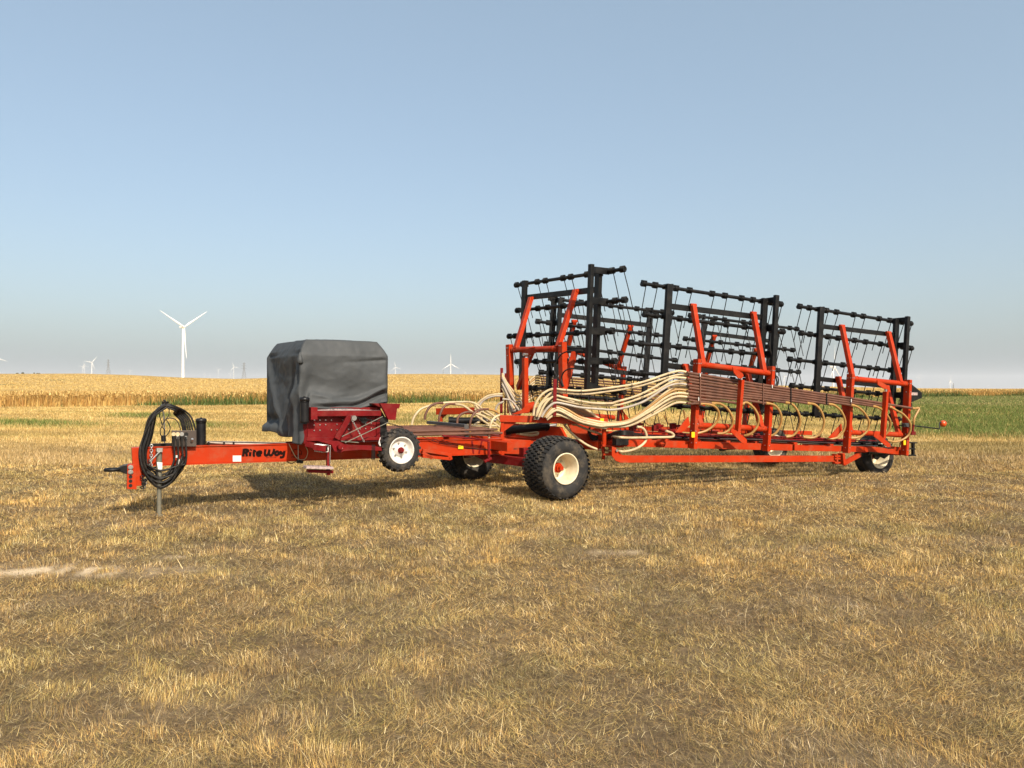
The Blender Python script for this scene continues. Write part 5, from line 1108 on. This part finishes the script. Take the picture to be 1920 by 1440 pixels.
# canopy sheet with nodding heads
na2, nr2 = 520, 150
pxs = np.linspace(-700, 2700, na2); tt = np.linspace(0, 1, nr2)
PX, TT = np.meshgrid(pxs, tt); De = edge_dist(PX); Yc = (De + .6) * (620 / (De + .6)) ** TT; Xc = (PX - CX) / F * Yc
Zc = terrain(Xc, Yc) + .72 * smooth(TT, 0, .004) + (rng.random(PX.shape) - .5) * .06 + (vnoise(Xc, Yc, 4, 41) - .5) * .08
Zc[-1] -= .9
V = np.stack([Xc, Yc, Zc], -1).reshape(-1, 3); idx = np.arange(na2 * nr2).reshape(nr2, na2); Fq = np.stack([idx[:-1, :-1], idx[:-1, 1:], idx[1:, 1:], idx[1:, :-1]], -1).reshape(-1, 4)
Ft = np.concatenate([Fq[:, [0, 1, 2]], Fq[:, [0, 2, 3]]]); base = np.array([.52, .34, .105])
tone = (.82 + .36 * vnoise(Xc * .35, Yc * 1.3, 9, 42))[..., None] * (1 + rng.normal(0, .06, PX.shape + (1,))); cc = base * tone
def streak(px0, px1, y0, th, amt):
    """green tramline: a real strip of greener crop, at a distance"""
    global cc
    m = np.exp(-((Yc - y0) / th) ** 2) * smooth(PX, px0, px0 + 40) * (1 - smooth(PX, px1 - 60, px1)); cc = cc * (1 - m[..., None] * amt) + np.array([.16, .15, .05]) * m[..., None] * amt
streak(-300, 70, 104, 3, .8); streak(60, 170, 150, 9, .7); streak(200, 300, 118, 4, .5); streak(-200, 500, 210, 8, .25)
push(V, Ft, cc.reshape(-1, 3))
def heads():
    N = 260000; px = rng.uniform(-300, 2250, N); De = edge_dist(px); Y = (De + .5) * (260 / (De + .5)) ** rng.uniform(0, 1, N) ** 1.2; X = (px - CX) / F * Y; Z = terrain(X, Y)
    sz = np.clip(Y / 50, 1, 4); push(*blades(X, Y, Z + .66, rng.uniform(.12, .24, N) * sz ** .4, rng.uniform(.025, .045, N) * sz, rng.uniform(0, 6.28, N), rng.uniform(.45, .95, N), rng.uniform(0, .2, N), pick([(.60, .42, .150), (.65, .465, .175), (.55, .375, .125)], [3, 2, 1.4], N, .05)))
heads()
wo_ = mesh_np('wheat_field', np.concatenate(Vs), np.concatenate(Fs), [WHEATM], {'tint': np.concatenate(Cs)})
tag(wo_, 'ripe golden wheat crop with green weeds at its near edge behind the pasture', 'wheat', kind='stuff')
# ------------------------------------------------------------------ wind turbines
def turbine(px, py, blade_px, rot, yaw, label, nac=1, group='wind turbines on the skyline', y_base=None, D=None):
    D = D or min(50 * F / blade_px, 11000); Bl = blade_px * D / F; X = (px - CX) / F * D; hz_ = CAMZ + (HZ - py) * D / F
    zb = float(terrain(np.array([X]), np.array([D]))[0])
    root = thing('wind_turbine', label, 'wind turbine', (X, D, zb), group)
    k = Bl / 50; view = Vector((X, D, 0)).normalized(); right = Vector((view.y, -view.x, 0))
    fac = (-view * math.cos(yaw) + right * math.sin(yaw)).normalized()     # rotor looks this way
    sid = Vector((0, 0, 1)).cross(fac).normalized(); hub = Vector((X, D, hz_)) 
    tb = MB(); tc = hub - fac * 3.2 * k; n_ = 20 if blade_px > 12 else 8
    tb.cyl(Vector((tc.x, tc.y, zb - 3)), Vector((tc.x, tc.y, hz_ - 1.6 * k)), (2.2 if blade_px > 30 else 1.7) * k, n_, r2=1.2 * k); tb.build('tower', TURB, root)
    nm = MB(); nm.bar(hub - fac * 9.5 * k + Z3 * .1 * k, hub - fac * 1.0 * k, 3.4 * k, 3.6 * k, up=Z3)
    nm.build('nacelle', TURB, root, bevel=.5 * k)
    hb = MB(); hb.lathe(hub, fac, [(0, 2.2 * k), (.9 * k, 1.8 * k), (1.6 * k, .6 * k), (1.7 * k, -1.2 * k)], 16); hb.build('hub', TURB, root)
    for j in range(3):
        th = rot + j * 2 * math.pi / 3; ax = sid * -math.sin(th) * 1.0 + Z3 * math.cos(th); tg = fac.cross(ax)
        bl = MB(); vs = []; prof = ((.02, .9, .9), (.06, .95, .9), (.2, 1.6, .5), (.4, 1.25, .32), (.7, .75, .2), (.95, .38, .12), (1.0, .1, .05))
        for (r_, c_, t_) in prof:
            ctr = hub + ax * (Bl * r_) + fac * (1.5 * k * r_ ** 2)
            for q in range(8):
                a_ = q * math.pi / 4; vs.append(ctr + tg * (c_ * k * math.cos(a_) * 1.0 + .5 * k * r_) + fac * (t_ * k * math.sin(a_)))
        fs = [(i * 8 + q, i * 8 + (q + 1) % 8, (i + 1) * 8 + (q + 1) % 8, (i + 1) * 8 + q) for i in range(len(prof) - 1) for q in range(8)]
        bl.add(vs, fs, True); bl.build('blade', TURB, root)
    return root
R120 = 2 * math.pi / 3
def ang(dx, dy): return math.atan2(dx, -dy)
turbine(345.5, 613, 60, math.pi + .05, R(38), 'large near wind turbine between the hitch and the tarpaulin, by far the tallest')
turbine(172.5, 679.4, 15, ang(-9, -11), R(20), 'middle sized wind turbine just left of the far left pylon')
turbine(155.5, 687, 8.5, ang(-4.5, -6.5), R(30), 'small wind turbine, left one of the close pair near the left pylon')
turbine(158.6, 686, 8.5, ang(2.2, -6), R(30), 'small wind turbine, right one of the close pair near the left pylon')
turbine(-7, 671, 20, ang(15, 13), R(20), 'wind turbine cut off by the left photo edge, one blade showing')
turbine(409.5, 693.2, 6.6, ang(4.5, -4.8), R(15), 'small wind turbine alone halfway between the large turbine and the right pylon')
turbine(438.4, 688, 11, ang(3.6, -10.5), R(25), 'wind turbine nearest the pylon that stands left of the tarpaulin')
turbine(431.8, 700.8, 5, ang(-3.5, -3.6), R(15), 'tiny faint wind turbine low beside the turbine left of the tarpaulin')
turbine(394, 704, 4.5, .2, R(50), 'faint tiny wind turbine second right of the large turbine'); turbine(383.4, 700.8, 5, .1, R(60), 'faint tiny wind turbine first right of the large turbine')
turbine(244, 695, 5.5, .7, R(20), 'faint small wind turbine in the gap between left pylon and large turbine')
turbine(741.5, 688.4, 11.5, ang(1.9, -11.5), R(15), 'wind turbine close to the right side of the grey tarpaulin')
turbine(845.4, 682.5, 20, ang(.4, -20), R(18), 'wind turbine alone in the open gap between tarpaulin and harrow sections')
turbine(872, 697.5, 5.5, ang(1, -5), R(55), 'tiny wind turbine low on the wheat crest left of the harrow')
turbine(1145, 687, 14, .35, R(20), 'wind turbine seen between the tines behind the centre section')
turbine(1565, 688, 42, .03, R(75), 'wind turbine seen edge on through the rear tine section')
turbine(1471, 706, 13, .5, R(60), 'wind turbine seen between the two folded near wing sections')
turbine(1723.4, 706.9, 7, ang(-1.5, -4), R(35), 'wind turbine just right of the triangle sign'); turbine(1762, 716.9, 4, .2, R(40), 'tiny wind turbine second right of the triangle sign')
turbine(1782.6, 714.4, 15.5, ang(.3, -15.5), R(72), 'tallest wind turbine on the right skyline, seen edge on beside a pylon')
turbine(1853, 721.9, 4.6, .1, R(40), 'tiny wind turbine right of the edge on turbine'); turbine(1895.3, 723.8, 4.2, .1, R(35), 'tiny wind turbine nearest the right photo edge')
# ------------------------------------------------------------------ pylons
def pylon(px, ytop, ybase, label):
    hpx = ybase - ytop; H = 42; D = min(H * F / hpx, 7000); H = hpx * D / F; X = (px - CX) / F * D; zb = CAMZ + (HZ - ybase) * D / F
    root = thing('power_pylon', label, 'pylon', (X, D, zb), 'lattice power pylons on the skyline')
    b = MB(); th = max(.16, D * .00009); lv = [(0, .115), (.2, .085), (.4, .058), (.6, .036), (.8, .03), (1, .012)]
    def C(i, j): f, w_ = lv[i]; sx, sy = ((-1, -1), (1, -1), (1, 1), (-1, 1))[j % 4]; return Vector((X + sx * w_ * H, D + sy * w_ * H, zb + f * H - (2 if i == 0 else 0)))
    for i in range(5):
        for j in range(4):
            b.bar(C(i, j), C(i + 1, j), th * 1.6, th * 1.6); b.bar(C(i, j), C(i + 1, j + 1), th, th); b.bar(C(i, j + 1), C(i + 1, j), th, th); b.bar(C(i + 1, j), C(i + 1, j + 1), th, th)
    b.build('lattice_mast', PYL, root)
    for f, w_ in ((.62, .17), (.8, .15), (.95, .12)):
        c = MB(); z = zb + f * H
        for s_ in (-1, 1):
            c.bar(Vector((X, D, z)), Vector((X + s_ * w_ * H, D, z)), th * 1.5, th * 1.5); c.bar(Vector((X, D, z + .035 * H)), Vector((X + s_ * w_ * H, D, z)), th * 1.2, th * 1.2)
        c.build('cross_arm', PYL, root)
pylon(203, 674, 702, 'tall lattice pylon on the left, right of the middle sized turbine'); pylon(457.5, 680, 709, 'tall lattice pylon just left of the grey tarpaulin')
pylon(831, 693, 700.5, 'small pylon under the blade of the turbine in the open gap'); pylon(1787.5, 718.5, 729, 'small pylon right of the edge on turbine on the right skyline'); pylon(1509, 716.5, 726, 'small pylon seen between the tines behind the rear section')
# ------------------------------------------------------------------ far farm trees
LEAF = mat('dull_green_leaves', (.055, .07, .035), .8, vary=.3, vscale=.4); BARK = mat('grey_bark', (.12, .10, .08), .9)
for px, h_, w_, lab in ((32.5, 1.6, 4, 'leftmost low clump tree of the far farm row'), (42.5, 2.8, 4.5, 'tallest tree of the far farm row on the left skyline'), (64, 2.0, 2.0, 'single narrow far tree right of the tallest'), (70, 1.2, 3, 'low far tree second from the right end'), (74, 1.2, 3, 'low far tree at the right end of the row')):
    D = 1500; X = (px - CX) / F * D; zb = float(terrain(np.array([X]), np.array([D]))[0]) + .5; H = h_ * D / F + .8; Wd = w_ * D / F
    rt = thing('far_tree', lab, 'tree', (X, D, zb), 'trees of the far farm'); tk_ = MB(); tk_.cyl((X, D, zb - 1), (X, D, zb + H * .6), .2, 8, r2=.1); tk_.build('trunk', BARK, rt)
    N = 1200; a = rng.normal(0, 1, (N, 3)); a /= np.linalg.norm(a, axis=1)[:, None]; r_ = rng.random(N) ** .4; lob = 1 + .3 * np.sin(a[:, 0] * 5 + px) * np.cos(a[:, 2] * 4)
    Pp = np.stack([X + a[:, 0] * r_ * Wd / 2 * lob, D + a[:, 1] * r_ * Wd / 2, zb + H * .55 + a[:, 2] * r_ * H * .45 * lob], -1); e = rng.normal(0, .3, (N, 3, 3)); Vt = (Pp[:, None, :] + e).reshape(-1, 3)
    c_ = mesh_np('crown', Vt, np.arange(N * 3).reshape(-1, 3), [LEAF]); c_.parent = rt; c_.matrix_parent_inverse = WORLDM[rt.name].inverted()
# ------------------------------------------------------------------ haze
HZM = bpy.data.materials.new('summer_haze'); HZM.use_nodes = True; t = HZM.node_tree; t.nodes.clear(); ou = t.nodes.new('ShaderNodeOutputMaterial'); vo = t.nodes.new('ShaderNodeVolumePrincipled')
vo.inputs['Color'].default_value = (.97, .98, 1.0, 1); vo.inputs['Density'].default_value = 5.5e-5; vo.inputs['Anisotropy'].default_value = 0.0; t.links.new(vo.outputs[0], ou.inputs['Volume'])
b = MB(); zlo, zhi = float(GZ.min()) - 1.5, 330.0
if True:
    x0, x1, y0, y1 = -27000, 27000, -27000, 27000
    b.add([(x0, y0, zlo), (x1, y0, zlo), (x1, y1, zlo), (x0, y1, zlo), (x0, y0, zhi), (x1, y0, zhi), (x1, y1, zhi), (x0, y1, zhi)], [(0, 3, 2, 1), (4, 5, 6, 7), (0, 1, 5, 4), (1, 2, 6, 5), (2, 3, 7, 6), (3, 0, 4, 7)])
    ho = b.build('haze', HZM, fix=True); tag(ho, 'thin summer haze that pales the far turbines', 'haze', kind='stuff')
